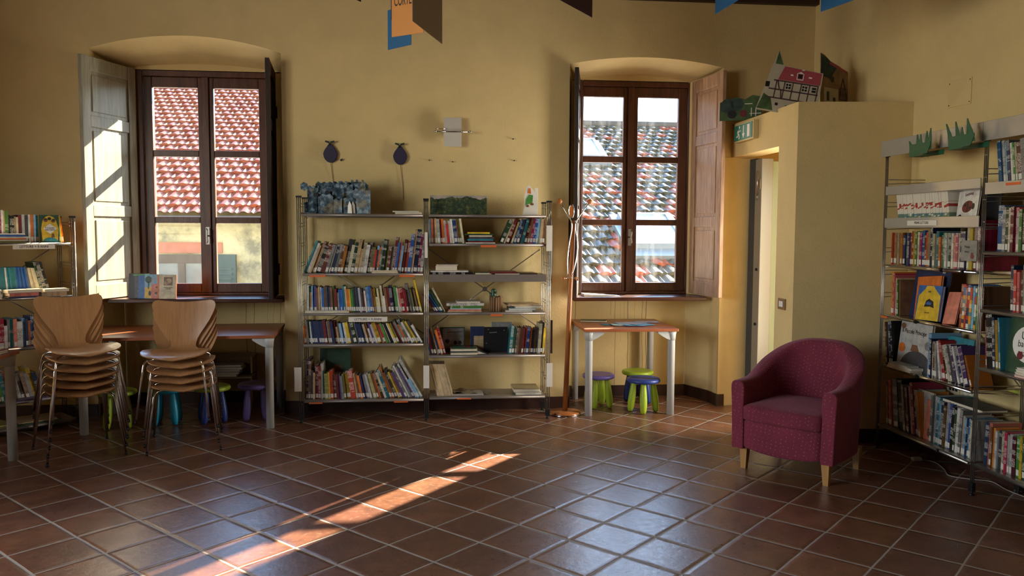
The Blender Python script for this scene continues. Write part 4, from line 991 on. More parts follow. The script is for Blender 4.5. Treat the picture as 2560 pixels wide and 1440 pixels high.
def check_mat():
    m, t, b = newmat('patchwork_spines'); g = NB(t); tc = g.n('ShaderNodeTexCoord'); s = g.n('ShaderNodeSeparateXYZ'); g.link(tc.outputs['Object'], s.inputs[0]); oi = g.n('ShaderNodeObjectInfo')
    cb = g.n('ShaderNodeCombineXYZ'); g.link(g.m('FLOOR', g.m('MULTIPLY', s.outputs[2], 42)), cb.inputs[2]); g.link(g.m('FLOOR', g.m('MULTIPLY', oi.outputs['Random'], 90)), cb.inputs[0])
    wn = g.n('ShaderNodeTexWhiteNoise', noise_dimensions='3D'); g.link(cb.outputs[0], wn.inputs[0])
    r = g.n('ShaderNodeValToRGB'); r.color_ramp.interpolation = 'CONSTANT'; e = r.color_ramp.elements; cs_ = ['b8402e', 'd9c9a2', '3f6fa0', 'd99a3c', 'e4ded0', '5f8f8a', 'b8402e', '2c3350']
    while len(e) < 8: e.new(.5)
    for i, el in enumerate(e): el.position = i/8; el.color = srgb(cs_[i])
    g.link(wn.outputs[0], r.inputs[0]); g.link(r.outputs[0], b.inputs['Base Color']); b.inputs['Roughness'].default_value = .25; return m
BM['ck'] = check_mat(); PAL['ck'] = ('patchwork', 'b8402e')
def ordinal(n): return '%d%s' % (n, 'th' if 10 <= n % 100 <= 20 else {1: 'st', 2: 'nd', 3: 'rd'}.get(n % 10, 'th'))
rnd = random.Random(5)
BOOKS = []; bpy.context.view_layer.update()
def rack_mx(r): return Matrix.Translation(r.location) @ Matrix.Rotation(r.rotation_euler.z, 4, 'Z')
def desc(code, t, h, hm):
    a = 'thick ' if t > .034 else ('thin ' if t < .011 else '')
    if not a: a = 'tall ' if h > hm*1.13 else ('short ' if h < hm*.84 else '')
    return a+PAL[code][0]
def row(rack, phrase, z, x0, x1, items, leans, unit=1.0, y0=.03, dmax=.235, group=None, jit=.018, lab=.75, noun='book', nolab=()):
    it = []
    for tok in items.split():
        rep = 1
        if '*' in tok: tok, rp = tok.split('*'); rep = int(rp)
        c = tok[:2]; w_, h = tok[2:].split('.')
        for _ in range(rep): it.append((c, float(w_)*unit/1000, float(h)*unit/1000))
    n = len(it); lean = []
    for i in range(n):
        f = i/max(1, n-1)
        for (fa, a), (fb, b_) in zip(leans, leans[1:]):
            if fa <= f <= fb+1e-9: lean.append(math.radians(a+(b_-a)*(f-fa)/max(1e-9, fb-fa))); break
        else: lean.append(math.radians(leans[-1][1]))
    tot = sum(t/math.cos(a) for (c, t, h), a in zip(it, lean)); k = (x1-x0)/tot; x = x0
    hm = sorted(h for _, _, h in it)[n//2]; base = rack_mx(rack)
    for i, ((c, t, h), a) in enumerate(zip(it, lean)):
        t *= k; adv = t/math.cos(a); t -= .0006; yy = y0+rnd.random()*jit; d = min(dmax, h*(.66+rnd.random()*.12))
        if a >= 0: mx = base @ Matrix.Translation((x+adv-.0004, yy, z+.0006)) @ Matrix.Rotation(a, 4, 'Y') @ Matrix.Translation((-t, 0, 0))
        else: mx = base @ Matrix.Translation((x+.0002, yy, z+.0006)) @ Matrix.Rotation(a, 4, 'Y')
        BOOKS.append(dict(m=mx, t=t, d=d, h=h, c=c, stick=rnd.random() < lab, label='%s %s, %s from left, %s' % (desc(c, t, h, hm), noun, ordinal(i+1), phrase), group=group or 'books on the '+phrase))
        x += adv
def pile(rack, phrase, z, xc, items, y0=.02, noun='book', where='pile'):
    """flat books, lowest first: (code, width along shelf, thickness mm, depth, page side out, x shift, turn)"""
    n = len(items); base = rack_mx(rack) if rack is not None else Matrix()
    for i, (c, wd, t, d, out, dx, rz_) in enumerate(items):
        t /= 1000; T0 = base @ Matrix.Translation((xc+dx, y0+d/2, z+.0006)) @ Matrix.Rotation(math.radians(rz_), 4, 'Z')
        if out: R = Matrix(((0, 0, 1, -wd/2), (0, -1, 0, d/2), (1, 0, 0, 0), (0, 0, 0, 1)))
        else: R = Matrix(((0, 0, -1, wd/2), (0, 1, 0, -d/2), (1, 0, 0, 0), (0, 0, 0, 1)))
        pos = 'lying alone' if n == 1 else ('topmost' if i == n-1 else 'lowest' if i == 0 else '%s up' % ordinal(i+1))
        BOOKS.append(dict(m=T0 @ R, t=t-.0006, d=d, h=wd, c=c, stick=False, flat=True, label='flat %s %s, %s, %s' % (PAL[c][0], noun, pos, phrase), group='flat books, '+phrase)); z += t

A_, B_, C__ = .616, .484, .506
# --- centre rack, left bay
row(RC, 'second level, centre rack left bay', 1.178, .022, .948,
    "te24.430 wh42.400 ta24.370 br22.380 ta30.415 bk52.360 dr52.380 lg34.370 gy28.360 nv38.370 gy42.370 br38.360 og34.350 dk52.430 cr40.360 dg42.390 ta42.430 ta32.310 cr38.390 wh42.360 dk30.390 kh46.330 rd20.300 lb26.350 og18.330 gy28.400 dg42.430 ol30.320 br36.340 lg34.350 dr34.460 bl28.390 sa28.390 lb24.350 dr34.430 rd42.410 bl44.500 ta30.560 nv54.560 mg34.500 gy36.430",
    [(0, 22), (.12, 19), (.3, 12), (.55, 8), (.85, 8), (1, 6)], A_)
row(RC, 'third level, centre rack left bay', .868, .045, .945,
    "wh32.445 gr20.400 og18.330 lb20.430 bl24.430 pu28.420 br26.400 ta24.420 wh22.410 bl36.400 br24.420 dk30.420 nv38.410 br34.410 gr22.420 dr40.380 cr22.320 bl22.370*3 te24.430 cr28.420 og38.380 ye22.380 gr32.380 dg28.400 dk34.400 nv26.400 lg28.400 dk28.380 dr24.330 wh24.350 lb42.410 bl36.420 br20.400 ta22.380 ye18.390 cr28.250 cr26.390 kh24.360 cr30.440 wh24.270 br34.400 dr38.400 nv42.430 pu28.390 gr34.420 wh24.400 sa28.390 rd42.400 rd24.380 dr28.370 lg42.460 dk24.380 ol24.380 bk28.400 br24.380 dg20.370 ye26.540",
    [(0, 0), (.2, -2), (.5, -6), (.85, -8), (1, -13)], B_)
row(RC, 'fourth level, centre rack left bay', .622, .022, .950,
    "og40.290 gy22.370 dg30.370 wh18.360 nv24.365*7 dr40.380 gy28.360 br30.370 nv38.360 dr34.360 ta24.270 br26.340 lb34.330 nv22.330 wh30.340 ye44.345 dk34.330 dg44.350 gy26.350 nv36.330 nv38.330 bl26.320 ta30.320 br32.330 wh24.250 pu28.340 lg30.320 ye50.350 wh22.320 rd34.320 gr30.340 wh24.330 bk42.330 wh18.350 ye22.350 ol36.350 dr34.360 gy34.400 og30.330 gy40.420 wh26.380 ol30.410 ye26.400 dk30.400 wh24.330",
    [(0, -3), (.1, -6), (.35, -9), (.6, -17), (.8, -24), (1, -31)], B_)
row(RC, 'lowest level, centre rack left bay', .180, .030, .950,
    "pu26.620 br26.600 dk28.450 ta22.420 dr40.540 rd30.520 lg22.560 dg24.440 kh40.400 ye24.420 og38.440 br34.380 dr30.380 pu28.380 gy26.360 ol26.390 ye54.400 rd52.440 ta30.400 br28.390 og26.370 nv26.380 pu24.370 gy28.380 lg26.390 wh22.400 kh30.400 br26.410 og24.410 db32.420 cr28.430 te34.470 og28.520 br28.430 dk30.470 ye26.440 br26.430 pu26.440 gy28.520 wh22.560 lg28.540 pu24.520 wh22.600 lb28.330 wh30.690",
    [(0, 2), (.12, 0), (.3, -5), (.55, -14), (.75, -22), (1, -30)], C__)
pile(RC, 'front of the second level, centre rack left bay', 1.178, .655, [('cr', .205, 11, .02, True, 0, 0), ('ta', .195, 13, .018, True, 0, 0)], -.0, 'booklet')
pile(RC, 'front of the third level, centre rack left bay', .868, .205, [('cr', .34, 12, .025, True, 0, 0), ('lg', .32, 8, .022, True, -.005, 0)], -.002, 'booklet')
pile(RC, 'right half of the top level, centre rack left bay', 1.640, .83, [('cr', .215, 17, .16, True, .01, 0), ('wh', .205, 9, .15, True, -.015, 2)], .03)
# --- centre rack, right bay
row(RC, 'second level, left end, centre rack right bay', 1.412, 1.000, 1.280,
    "lb24.320 sa26.320 ta24.320 ta26.330 lg36.320 dr26.315 og28.325 lg26.300 rd26.260 lg28.300 wh28.320 bl44.320 br22.300 ol26.330 cr26.330", [(0, 0), (.3, -4), (1, -8)], .60)
row(RC, 'second level, right end, centre rack right bay', 1.412, 1.555, 1.920,
    "dg34.330 cr26.340 dr34.330 br22.360 ta22.300 bl34.320 nv30.330 lg20.280 te30.330 dr36.340 br24.370 mg34.340 bl30.330 lb26.330 cr28.330 ta26.330 br26.320", [(0, 24), (.3, 18), (.7, 10), (1, 3)], .60)
pile(RC, 'second level, centre rack right bay', 1.412, 1.405, [('wh', .235, 9, .15, False, 0, 0), ('dr', .20, 13, .15, False, .0, 2), ('te', .205, 14, .15, False, .0, 0), ('dk', .20, 16, .14, False, .012, -2), ('br', .185, 15, .13, True, 0, 3), ('dg', .225, 11, .16, False, -.01, 0), ('ye', .178, 12, .14, False, -.012, -1)], .03)
pile(RC, 'left part of the third level, centre rack right bay', 1.165, 1.175, [('bk', .34, 20, .22, False, 0, 0), ('wh', .30, 11, .20, False, -.015, 0), ('sa', .175, 42, .15, True, -.04, 0), ('wh', .17, 6, .14, False, -.035, 2)], .02)
pile(RC, 'middle of the third level, centre rack right bay', 1.165, 1.43, [('dg', .135, 16, .18, True, 0, 0)], .02)
pile(RC, 'right part of the third level, centre rack right bay', 1.165, 1.60, [('wh', .20, 8, .20, True, .02, 0), ('dr', .22, 14, .22, False, -.01, 0)], .02)
pile(RC, 'far right of the third level, centre rack right bay', 1.165, 1.80, [('db', .16, 11, .22, False, -.02, 4)], .04)
row(RC, 'fourth level, left end, centre rack right bay', .866, 1.045, 1.13, "dr24.340 nv22.280 bl24.330 dg34.400 cr20.430", [(0, -36), (1, -28)], .50, dmax=.18)
pile(RC, 'left part of the fourth level, centre rack right bay', .866, 1.290, [('ta', .27, 9, .20, False, -.01, 0), ('sa', .26, 12, .19, False, -.01, 1), ('lb', .25, 9, .19, True, 0, -1), ('gr', .25, 20, .19, False, .0, 0), ('wh', .30, 21, .22, False, -.005, 0), ('lg', .19, 14, .17, True, .02, 1)], .025)
pile(RC, 'right part of the fourth level, centre rack right bay', .866, 1.745, [('wh', .22, 12, .21, True, -.03, 0), ('lb', .22, 17, .20, True, .0, 0), ('lg', .22, 20, .20, True, .05, 0), ('ta', .25, 11, .22, False, .01, 12)], .02)
row(RC, 'fifth level, left end, centre rack right bay', .524, 1.005, 1.135, "nv20.300 dr26.440 bk24.440 ta20.440 nv22.330 og24.420 rd28.450", [(0, -14), (1, -16)], .485, dmax=.2)
pile(RC, 'left part of the fifth level, centre rack right bay', .524, 1.275, [('cr', .215, 16, .18, True, 0, 0), ('dk', .21, 13, .18, False, 0, 0), ('cr', .215, 17, .18, True, 0, 0), ('dg', .20, 9, .17, False, -.0, 0)], .02)
row(RC, 'fifth level, right end, centre rack right bay', .524, 1.635, 1.925,
    "te36.470 dg30.430 gy34.430 br26.430 db30.440 dr26.430 sa34.440 bl36.440 og24.430 bk34.400 db26.420 dk30.430 cr40.500 bk24.520 ye28.430", [(0, 6), (.6, 5), (1, 4)], .485)
row(RC, 'lowest level, left end, centre rack right bay', .190, 1.060, 1.19, "ts15.560*15", [(0, -14), (1, -15)], .475, dmax=.19, jit=.003, lab=0, noun='issue')
pile(RC, 'right part of the lowest level, centre rack right bay', .190, 1.80, [('wh', .21, 22, .22, True, .0, 0), ('ta', .21, 26, .23, True, -.02, 0)], .03)
# --- tall right rack
row(RR, 'second shelf, right rack far bay', 1.552, .115, .655, "cs24.225*24", [(0, -11), (1, -10)], 1, dmax=.15, jit=.004, lab=0, noun='volume')
row(RR, 'third shelf, right rack far bay', 1.298, .02, .965,
    "og20.215*3 ta20.215*3 og22.215 dr22.215 nv26.200 gr24.215 pu22.215 br18.220 rd24.225 ye24.225 gr20.225 cr22.220 mg26.210 bl28.230 dr22.200 og22.220 ta26.235 nv22.250 cr26.210 lg22.225 te24.220 og22.190 gy20.200 gr18.215 wh22.215*2 dg22.215 wh22.215 sa18.200 mg22.215 cr20.215 nv48.225 br24.265 cr20.250 ye30.285 dr26.290 wh20.250 rd44.290", [(0, 0), (.5, -1), (1, 0)], 1, y0=.025)
row(RR, 'fourth shelf, left end, right rack far bay', .955, .03, .15, "og26.290 rd18.280 sa16.270 ta14.250 ol16.240 gr16.240 br14.240", [(0, 0), (1, -3)], 1, dmax=.20)
row(RR, 'fourth shelf, right end, right rack far bay', .955, .775, .975, "rd24.255 ck22.255 rd18.250 ck24.255 ck22.250 lb20.250 ck20.250 gr20.250 ck22.250 br18.250", [(0, 3), (1, 2)], 1, dmax=.2, jit=.006, lab=0)
row(RR, 'fifth shelf, left end, right rack far bay', .607, .02, .085, "br18.290 gy14.290 nv20.300 bk18.300", [(0, -7), (1, -8)], 1, dmax=.2)
row(RR, 'fifth shelf, right half, right rack far bay', .607, .475, .90,
    "lb34.270 nv18.240 cr18.220 br28.225 lg22.215 dr24.240 wh18.235 mg22.225 rd30.240 bk18.220 cr20.225 wh20.230 gy18.225 lg22.235 pu20.235 wh18.230 nv26.235 cr18.225 pu40.235 og18.190", [(0, 0), (.25, -4), (.4, -17), (1, -21)], 1)
row(RR, 'lowest shelf, left half, right rack far bay', .190, .025, .44, "sa16.290 ta14.270 bk14.290 sa22.310 ta18.310 gy38.330 bk40.330 lg16.310 dr18.290 br16.300 wh16.310 rd20.340 pu14.300 cr18.300 og14.290", [(0, -4), (.5, -9), (1, -11)], 1, dmax=.22)
row(RR, 'lowest shelf, right half, right rack far bay', .190, .52, .965, "kh16.290 gy22.300 lg20.300 te26.300 lb22.280 nv26.280 br24.260 lg32.285 bl28.285 bk26.275 dg18.260 wh28.275 gy26.270 cr20.240 lb18.235 nv18.235 bl18.235 cr22.230 lg20.230 wh20.240", [(0, 1), (.5, 3), (1, 4)], 1, dmax=.22)
row(RR, 'top shelf, right rack near bay', 1.79, 1.05, 1.50, "ta18.240 bl24.235 wh20.235 lb24.225 nv24.230 wh18.215 gr14.215 cr16.215 br30.215 lg30.230 rd42.240 cr22.240 bl26.235 rd18.230 dg24.230 wh20.220 nv22.220 og22.225 te24.220", [(0, -8), (1, -8)], 1)
row(RR, 'second shelf, right rack near bay', 1.412, 1.065, 1.52, "bl42.255 gy22.245 dg20.245 cr16.240 dr22.245 rd20.240 lg18.215 gr18.230 dr20.215 ye18.240 rd16.215 cr18.230 ye26.235 og20.230 sa22.235 gr18.225 bl20.220 te22.220 wh18.215 rd20.215", [(0, 0), (1, -2)], 1)
row(RR, 'third shelf, right rack near bay', 1.085, 1.20, 1.55, "nv18.255 rd18.230 sa16.220 br22.230 lg14.260 wh16.215 gr18.225 cr22.215 ol16.210 og18.240 rd20.225 wh24.255 te18.220 sa18.220 gy18.220 bl18.230", [(0, -2), (1, -2)], 1)
row(RR, 'fourth shelf, left end, right rack near bay', .753, 1.02, 1.14, "sa16.265 bk52.300 nv20.290 ye22.275 te14.290", [(0, -5), (1, -6)], 1)
row(RR, 'lowest shelf, right rack near bay', .195, 1.03, 1.62, "nv26.245 sa24.245 br16.225 og18.225 wh18.215 dk22.220 cr20.220 dr18.225 rd18.225 wh16.215 lg20.225 dr24.215 gr22.230 ye18.230 dg20.225 kh26.270 rd36.255 ye20.245 wh18.240 gy20.235 te26.240 dr20.240 dg22.240 og20.230 bl20.235 cr20.230", [(0, 2), (.3, 0), (1, -1)], 1)
# --- left rack
row(RL, 'top shelf, left rack', 1.412, .30, .752, "rd20.190 bl26.195 br14.185 te22.205 sa16.195 lb16.190 og26.205 nv18.205 rd18.215 mg24.215 wh10.235 ta10.230 gr22.230 dk10.200 bk26.195 ta12.190 cr14.185 dr22.200 lg18.205 dk22.200 wh14.205 og20.205 lb14.205 te16.200", [(0, 0), (1, 0)], 1, y0=.045)
row(RL, 'top shelf, right end, left rack', 1.412, .893, .925, "te8.205 ye10.200 og14.190", [(0, -2), (1, -5)], 1, y0=.04)
pile(RL, 'front of the top shelf, left rack', 1.412, .47, [('ol', .30, 12, .12, False, .0, 0), ('br', .29, 13, .11, True, .0, 0), ('og', .29, 9, .11, False, .01, 0), ('wh', .30, 10, .11, True, .03, 0), ('bl', .27, 14, .11, False, .015, 0), ('wh', .26, 8, .10, True, .02, -1)], -.09)
row(RL, 'second shelf, left rack', 1.015, .36, .83, "br20.205 dg24.210 gr22.225 te14.215*9 wh12.215 te14.215*5 bl14.215*6 gy18.205 cr16.210*4 dg22.255 dk26.255 bk22.255", [(0, -3), (.6, -4), (1, -14)], 1, y0=.06)
pile(RL, 'front of the second shelf, left rack', 1.015, .33, [('wh', .26, 14, .13, True, .0, 0), ('ta', .27, 20, .12, True, .0, 0), ('cr', .25, 18, .12, True, .0, 0), ('wh', .22, 12, .12, True, .02, 0)], -.085)
pile(RL, 'middle front of the second shelf, left rack', 1.015, .60, [('nv', .20, 12, .12, False, .0, 0), ('sa', .19, 25, .12, False, .0, 0), ('cr', .23, 22, .12, True, .01, 0)], -.085)
pile(RL, 'right front of the second shelf, left rack', 1.015, .80, [('ta', .17, 34, .12, False, .0, 0), ('cr', .17, 20, .12, True, .02, 0)], -.085)
row(RL, 'third shelf, left rack', .645, .30, .78, "gr20.200 te18.215 wh20.180*2 cr18.180 ye22.200 rd26.215 wh16.165 gy12.210 te18.215 sa16.210 wh26.190 lb14.210 nv14.205 og14.190 bl22.220 cr20.200 rd18.210 dg20.200", [(0, 0), (1, 0)], 1)
row(RL, 'fourth shelf, left rack', .250, .28, .74, "wh24.215 gr16.210 dg20.220 ta18.205 og16.200 cr20.215 dk16.200 gr14.215 te18.215 rd18.230 lg26.235 wh18.210 db20.205 ta18.205 wh18.200 ye20.235 nv22.200", [(0, -8), (1, -14)], 1)
pile(RL, 'front of the fourth shelf, left rack', .250, .62, [('lg', .28, 9, .10, False, .0, 0), ('pu', .26, 10, .10, False, -.01, 3)], -.06, 'magazine')
pile(RL, 'left part of the bottom shelf, left rack', .064, .36, [('ol', .30, 14, .26, False, .0, 0), ('kh', .29, 10, .24, False, .01, 5)], .01, 'magazine')
pile(RL, 'right part of the bottom shelf, left rack', .064, .70, [('dg', .30, 13, .26, False, .0, 0), ('ta', .26, 8, .24, False, .0, -4)], .01, 'magazine')
# --- piles elsewhere
def cover_mesh(mb, t, d, h, mx=None, mi=0):
    b_ = min(.0022, t*.22)
    mb.box(0, b_, 0, d, 0, h, mi, mx); mb.box(t-b_, t, 0, d, 0, h, mi, mx); mb.box(b_, t-b_, 0, b_, 0, h, mi, mx)
def page_mesh(mb, t, d, h, mx=None, mi=0):
    b_ = min(.0022, t*.22); mb.box(b_, t-b_, b_, d-.004, .003, h-.003, mi, mx)
def stick_mesh(mb, t, d, h, mx=None, mi=0): mb.box(t*.10, t*.90, -.0006, .0, .010, .042, mi, mx)
cp_ = Vector((0, 0, CAMH))
for b_ in BOOKS:
    pos = b_['m'] @ Vector((b_['t']/2, 0, b_['h']/2)); dist = (pos-cp_).length; v = (pos-cp_).normalized()
    b_['seen'] = b_['t']*b_['h']/dist**2
    # behind the side table / beyond the right edge of the view
    xr_ = (pos-cp_).dot(R_)/(pos-cp_).dot(fw)
    if abs(xr_) > .645: b_['seen'] *= .0005
BOOKS.sort(key=lambda b_: -b_['seen'])
KEEP = 296
for b_ in BOOKS[:KEEP]:
    q = MB(); cover_mesh(q, b_['t'], b_['d'], b_['h']); o = q.build('book', BM[b_['c']], fix=False); o.matrix_world = b_['m']
    tag(o, b_['label'], 'book', b_['group'])
    q = MB(); page_mesh(q, b_['t'], b_['d'], b_['h']); q.build('pages', M['pages'], o, fix=False)
    if b_['stick'] and b_['c'] not in ('cs', 'ts', 'ck'): q = MB(); stick_mesh(q, b_['t'], b_['d'], b_['h']); q.build('spine_label', M['label'], o, fix=False)
rest = MB(); codes = list(PAL); mats = [BM[c] for c in codes]+[M['pages'], M['label']]
for c in codes: pass
flatm = {c: simple('plain_%s_cover' % PAL[c][0].replace(' ', '_'), PAL[c][1], .42, var=.25, scale=25) for c in codes}
for b_ in BOOKS[KEEP:]:
    if b_['seen'] < 1e-9: pass
    ci = codes.index(b_['c']); cover_mesh(rest, b_['t'], b_['d'], b_['h'], b_['m'], ci); page_mesh(rest, b_['t'], b_['d'], b_['h'], b_['m'], len(codes))
    if b_['stick']: stick_mesh(rest, b_['t'], b_['d'], b_['h'], b_['m'], len(codes)+1)
tag(rest.build('books', [flatm[c] for c in codes]+[M['pages'], M['label']], fix=False), 'thin small books filling the rack shelves between the larger ones', 'books', None, 'stuff')
print('BOOKS', len(BOOKS), 'kept', min(KEEP, len(BOOKS)))

# ---------------------------------------------------------------- books with their covers to the room
def face_book(rack, x, y, z, w_, h, t, code, label, tilt=8, art=(), text=(), group=None, lean=0, name='book', cat='book', back=None, base=None):
    bx = (rack_mx(rack) if rack is not None else (base or Matrix())) @ Matrix.Translation((x, y, z+.001)) @ Matrix.Rotation(math.radians(lean), 4, 'Y') @ Matrix.Rotation(math.radians(-tilt), 4, 'X')
    mm = code if isinstance(code, bpy.types.Material) else flatm[code]
    b_ = min(.0025, t*.2); q = MB(); q.box(0, w_, 0, b_, 0, h).box(0, w_, t-b_, t, 0, h).box(0, b_, b_, t-b_, 0, h)
    o = q.build(name, mm, None, .0008); o.matrix_world = bx; tag(o, label, cat, group)
    MB().box(b_, w_-.004, b_, t-b_, .003, h-.003).build('pages', M['pages'], o)
    for k_, (m_, polys) in enumerate(art):
        q = MB()
        for p_ in polys: q.prism([(px*w_, pz*h) for px, pz in p_], -.0004*(k_+1), -.0004*k_)
        q.build('cover_print', m_, o)
    for (body, px, pz, size, m_) in text: lettering(body, o, (px*w_, -.0004*(len(art)+1)-.0002, pz*h), (PI/2, 0, 0), size, m_, .9, ext=.0002)
    return o
def ell(cx, cz, rx, rz, n=20, a0=0, a1=2*PI): return [(cx+rx*math.cos(a0+(a1-a0)*k_/n), cz+rz*math.sin(a0+(a1-a0)*k_/n)) for k_ in range(n)]
F_ = {c: flatm[c] for c in codes}
W_, K_ = M['white'], M['ink']
# left rack: yellow picture book with a diamond title
face_book(RL, .757, .02, 1.412, .128, .205, .016, 'dg', 'yellow and green picture book with white diamond title, top shelf of left rack', 4,
          [(F_['ye'], [[(.08, .05), (.04, .5), (.14, .8), (.30, .93), (.5, .98), (.72, .92), (.86, .78), (.97, .5), (.9, .08)]]), (F_['te'], [ell(.5, .02, .40, .16, 16, 0, PI)]),
           (F_['br'], [ell(.30, .80, .12, .06), ell(.70, .78, .12, .06), [(.55, .17), (.60, .32), (.70, .32), (.74, .18)]]), (F_['bk'], [ell(.50, .86, .10, .055), ell(.72, .82, .08, .035), ell(.30, .845, .08, .03)]),
           (W_, [[(.14, .50), (.5, .69), (.88, .50), (.5, .30)]])],
          [('Il Castello', .5, .525, .017, K_), ('della Felicità', .5, .455, .015, K_)])
# window sill of window 1: five books facing the room
fb = Matrix.Identity(4)
def sill_book(x, w_, h, code, label, art=(), text=(), tilt=8, y=6.93): face_book(None, x, y, .946, w_, h, .014, code, label, tilt, art, text, 'books standing on the left window sill')
sill_book(-2.455, .155, .205, 'bk', 'black book with a green title band, leftmost on the left window sill', [(F_['gr'], [[(.22, .90), (.98, .92), (.98, .99), (.22, .97)]]), (F_['dk'], [[(.30, .04), (.98, .04), (.98, .88), (.30, .88)]]), (F_['lb'], [[(.6, .5), (.64, .52), (.95, .2), (.9, .18)], [(.45, .3), (.95, .34), (.95, .31), (.45, .28)], ell(.75, .66, .14, .08)])])
sill_book(-2.375, .13, .190, 'bl', 'bright blue book with a yellow field, second on the left window sill', [(F_['ye'], [[(.35, .02), (.60, .45), (.96, .40), (.96, .02)]]), (F_['lb'], [ell(.6, .7, .2, .1)])], y=6.915)
sill_book(-2.320, .14, .200, 'lb', 'pale blue and yellow book with a dark tree, third on the left window sill', [(F_['ye'], [[(.02, .02), (.02, .45), (.6, .50), (.7, .02)]]), (F_['dg'], [ell(.22, .78, .20, .14), [(.18, .4), (.18, .7), (.26, .7), (.26, .4)]]), (F_['bk'], [ell(.30, .22, .08, .10)])], y=6.90)
sill_book(-2.262, .115, .165, 'sa', 'salmon book with two small heads, fourth on the left window sill', [(F_['lb'], [[(.05, .72), (.9, .75), (.9, .98), (.05, .98)]]), (F_['ta'], [ell(.45, .50, .16, .10), ell(.40, .20, .18, .10)]), (F_['db'], [ell(.44, .57, .15, .05), ell(.40, .28, .18, .06)])], y=6.885)
sill_book(-2.210, .150, .198, 'og', 'cream book with an orange spine and small picture, rightmost on the left window sill', [(F_['cr'], [[(.10, .0), (.10, 1), (1, 1), (1, 0)]]), (F_['br'], [[(.34, .55), (.34, .90), (.80, .90), (.80, .55)]]), (F_['ta'], [ell(.60, .74, .16, .10), ell(.46, .66, .10, .10)])],
          [('PICCOLE STORIE', .57, .47, .010, K_), ('E FAVOLE', .57, .41, .010, K_)], y=6.87)
# centre rack: covers and boards
M['mural'] = None
def mural_mat():
    m, t, b = newmat('painted_green_landscape'); g = NB(t); tc = g.n('ShaderNodeTexCoord'); p = tc.outputs['Object']; s = g.n('ShaderNodeSeparateXYZ'); g.link(p, s.inputs[0])
    n = g.noise(p, 28, 6, .7); n2 = g.noise(p, 9, 4)
    land = g.ramp(n.outputs[0], [(.36, srgb('141d15')), (.5, srgb('2c4228')), (.60, srgb('55592f')), (.70, srgb('a08a4a'))]); skyc = g.ramp(n2.outputs[0], [(.4, srgb('8c8a86')), (.6, srgb('b8a79a'))])
    hz = g.m('ADD', s.outputs[2], g.m('MULTIPLY', n2.outputs[0], .11)); g.link(g.mix(g.m('GREATER_THAN', hz, .185), land, skyc), b.inputs['Base Color']); b.inputs['Roughness'].default_value = .6; return m
M['mural'] = mural_mat()
lb_ = MB().box(0, .452, 0, .05, 0, .152).build('landscape_board', M['mural'], None, .001); lb_.location = (.010, 6.52, 1.641); tag(lb_, 'long painted green landscape board on the centre rack top, right bay', 'painted board')
fc = empty('painted_cutout', (.752, 6.52, 1.641), 0, 'white cutout with a small green and orange figure on the centre rack top', 'cutout')
MB().prism([(.0, 0), (.122, 0), (.122, .218), (.096, .218), (.094, .180), (.085, .20), (.055, .235), (.042, .240), (.028, .215), (.012, .15), (.014, .07)], 0, .012).build('card', M['paper'], fc, .001)
MB().prism([(.040, .175), (.066, .170), (.062, .214), (.046, .216)], -.002, 0).build('face', F_['og'], fc); MB().prism([(.020, .08), (.055, .092), (.078, .10), (.082, .16), (.050, .165), (.026, .125)], -.002, 0).build('shirt', F_['gr'], fc)
sh_ = MB(); sh_.prism([(p_[0], p_[1]) for p_ in ell(.038, .074, .012, .010)], -.003, 0); sh_.prism(ell(.074, .088, .015, .010), -.003, 0); sh_.build('shoes', F_['br'], fc)
# paper castle on the left of the centre rack
pc = empty('paper_castle', (-.99, 6.46, 1.641), 0, 'jumbled blue grey cut paper castle on the centre rack top', 'paper model')
def pcol():
    m, t, b = newmat('blue_grey_printed_card'); g = NB(t); tc = g.n('ShaderNodeTexCoord'); n = g.noise(tc.outputs['Object'], 26, 5, .7); n2 = g.noise(tc.outputs['Object'], 7, 2)
    c1 = g.ramp(n.outputs[0], [(.36, srgb('1b2a33')), (.5, srgb('40586a')), (.64, srgb('8fa3ad'))]); c2 = g.ramp(n.outputs[0], [(.36, srgb('3a3a34')), (.6, srgb('7f7a64'))])
    g.link(g.mix(g.m('GREATER_THAN', n2.outputs[0], .58), c1, c2), b.inputs['Base Color']); b.inputs['Roughness'].default_value = .5; return m
M['pcard'] = pcol(); rc = random.Random(3)
def jag(x0, x1, z0, z1, n, amp, up_=True):
    pts = [(x0, z0), (x1, z0)]; k_ = n
    while k_ >= 0: pts.append((x0+(x1-x0)*k_/n, z1+(amp*rc.random() if k_ % 2 else -amp*rc.random()))); k_ -= 1
    return pts
def rot_at(px, py, a): return Matrix.Translation((px, py, 0)) @ Matrix.Rotation(math.radians(a), 4, 'Z')
MB().box(0, .54, 0, .22, 0, .004).box(.0, .12, -.03, .1, .004, .007).build('base_sheet', M['pcard'], pc)
walls = [(.05, .02, .20, 0, .225, 10), (.20, .0, .12, 25, .12, -8), (.24, .03, .16, 0, .25, 4), (.40, .02, .14, 0, .20, -12), (.10, .12, .40, 0, .262, 3), (.30, .10, .22, .0, .255, 20), (.02, .05, .10, 0, .10, 35), (.15, -.01, .10, .0, .155, 0), (.33, -.01, .16, 0, .14, 15), (.44, .06, .10, 0, .262, 60)]
for (px, py, wd, z0, z1, a) in walls:
    z0 = 0 if z0 > 1 else z0*0
    MB().prism(jag(0, wd, .004, z1-.012, max(4, int(wd/.022)), .014), 0, .003, mat=rot_at(px, py, a)).build('castle_wall', M['pcard'], pc)
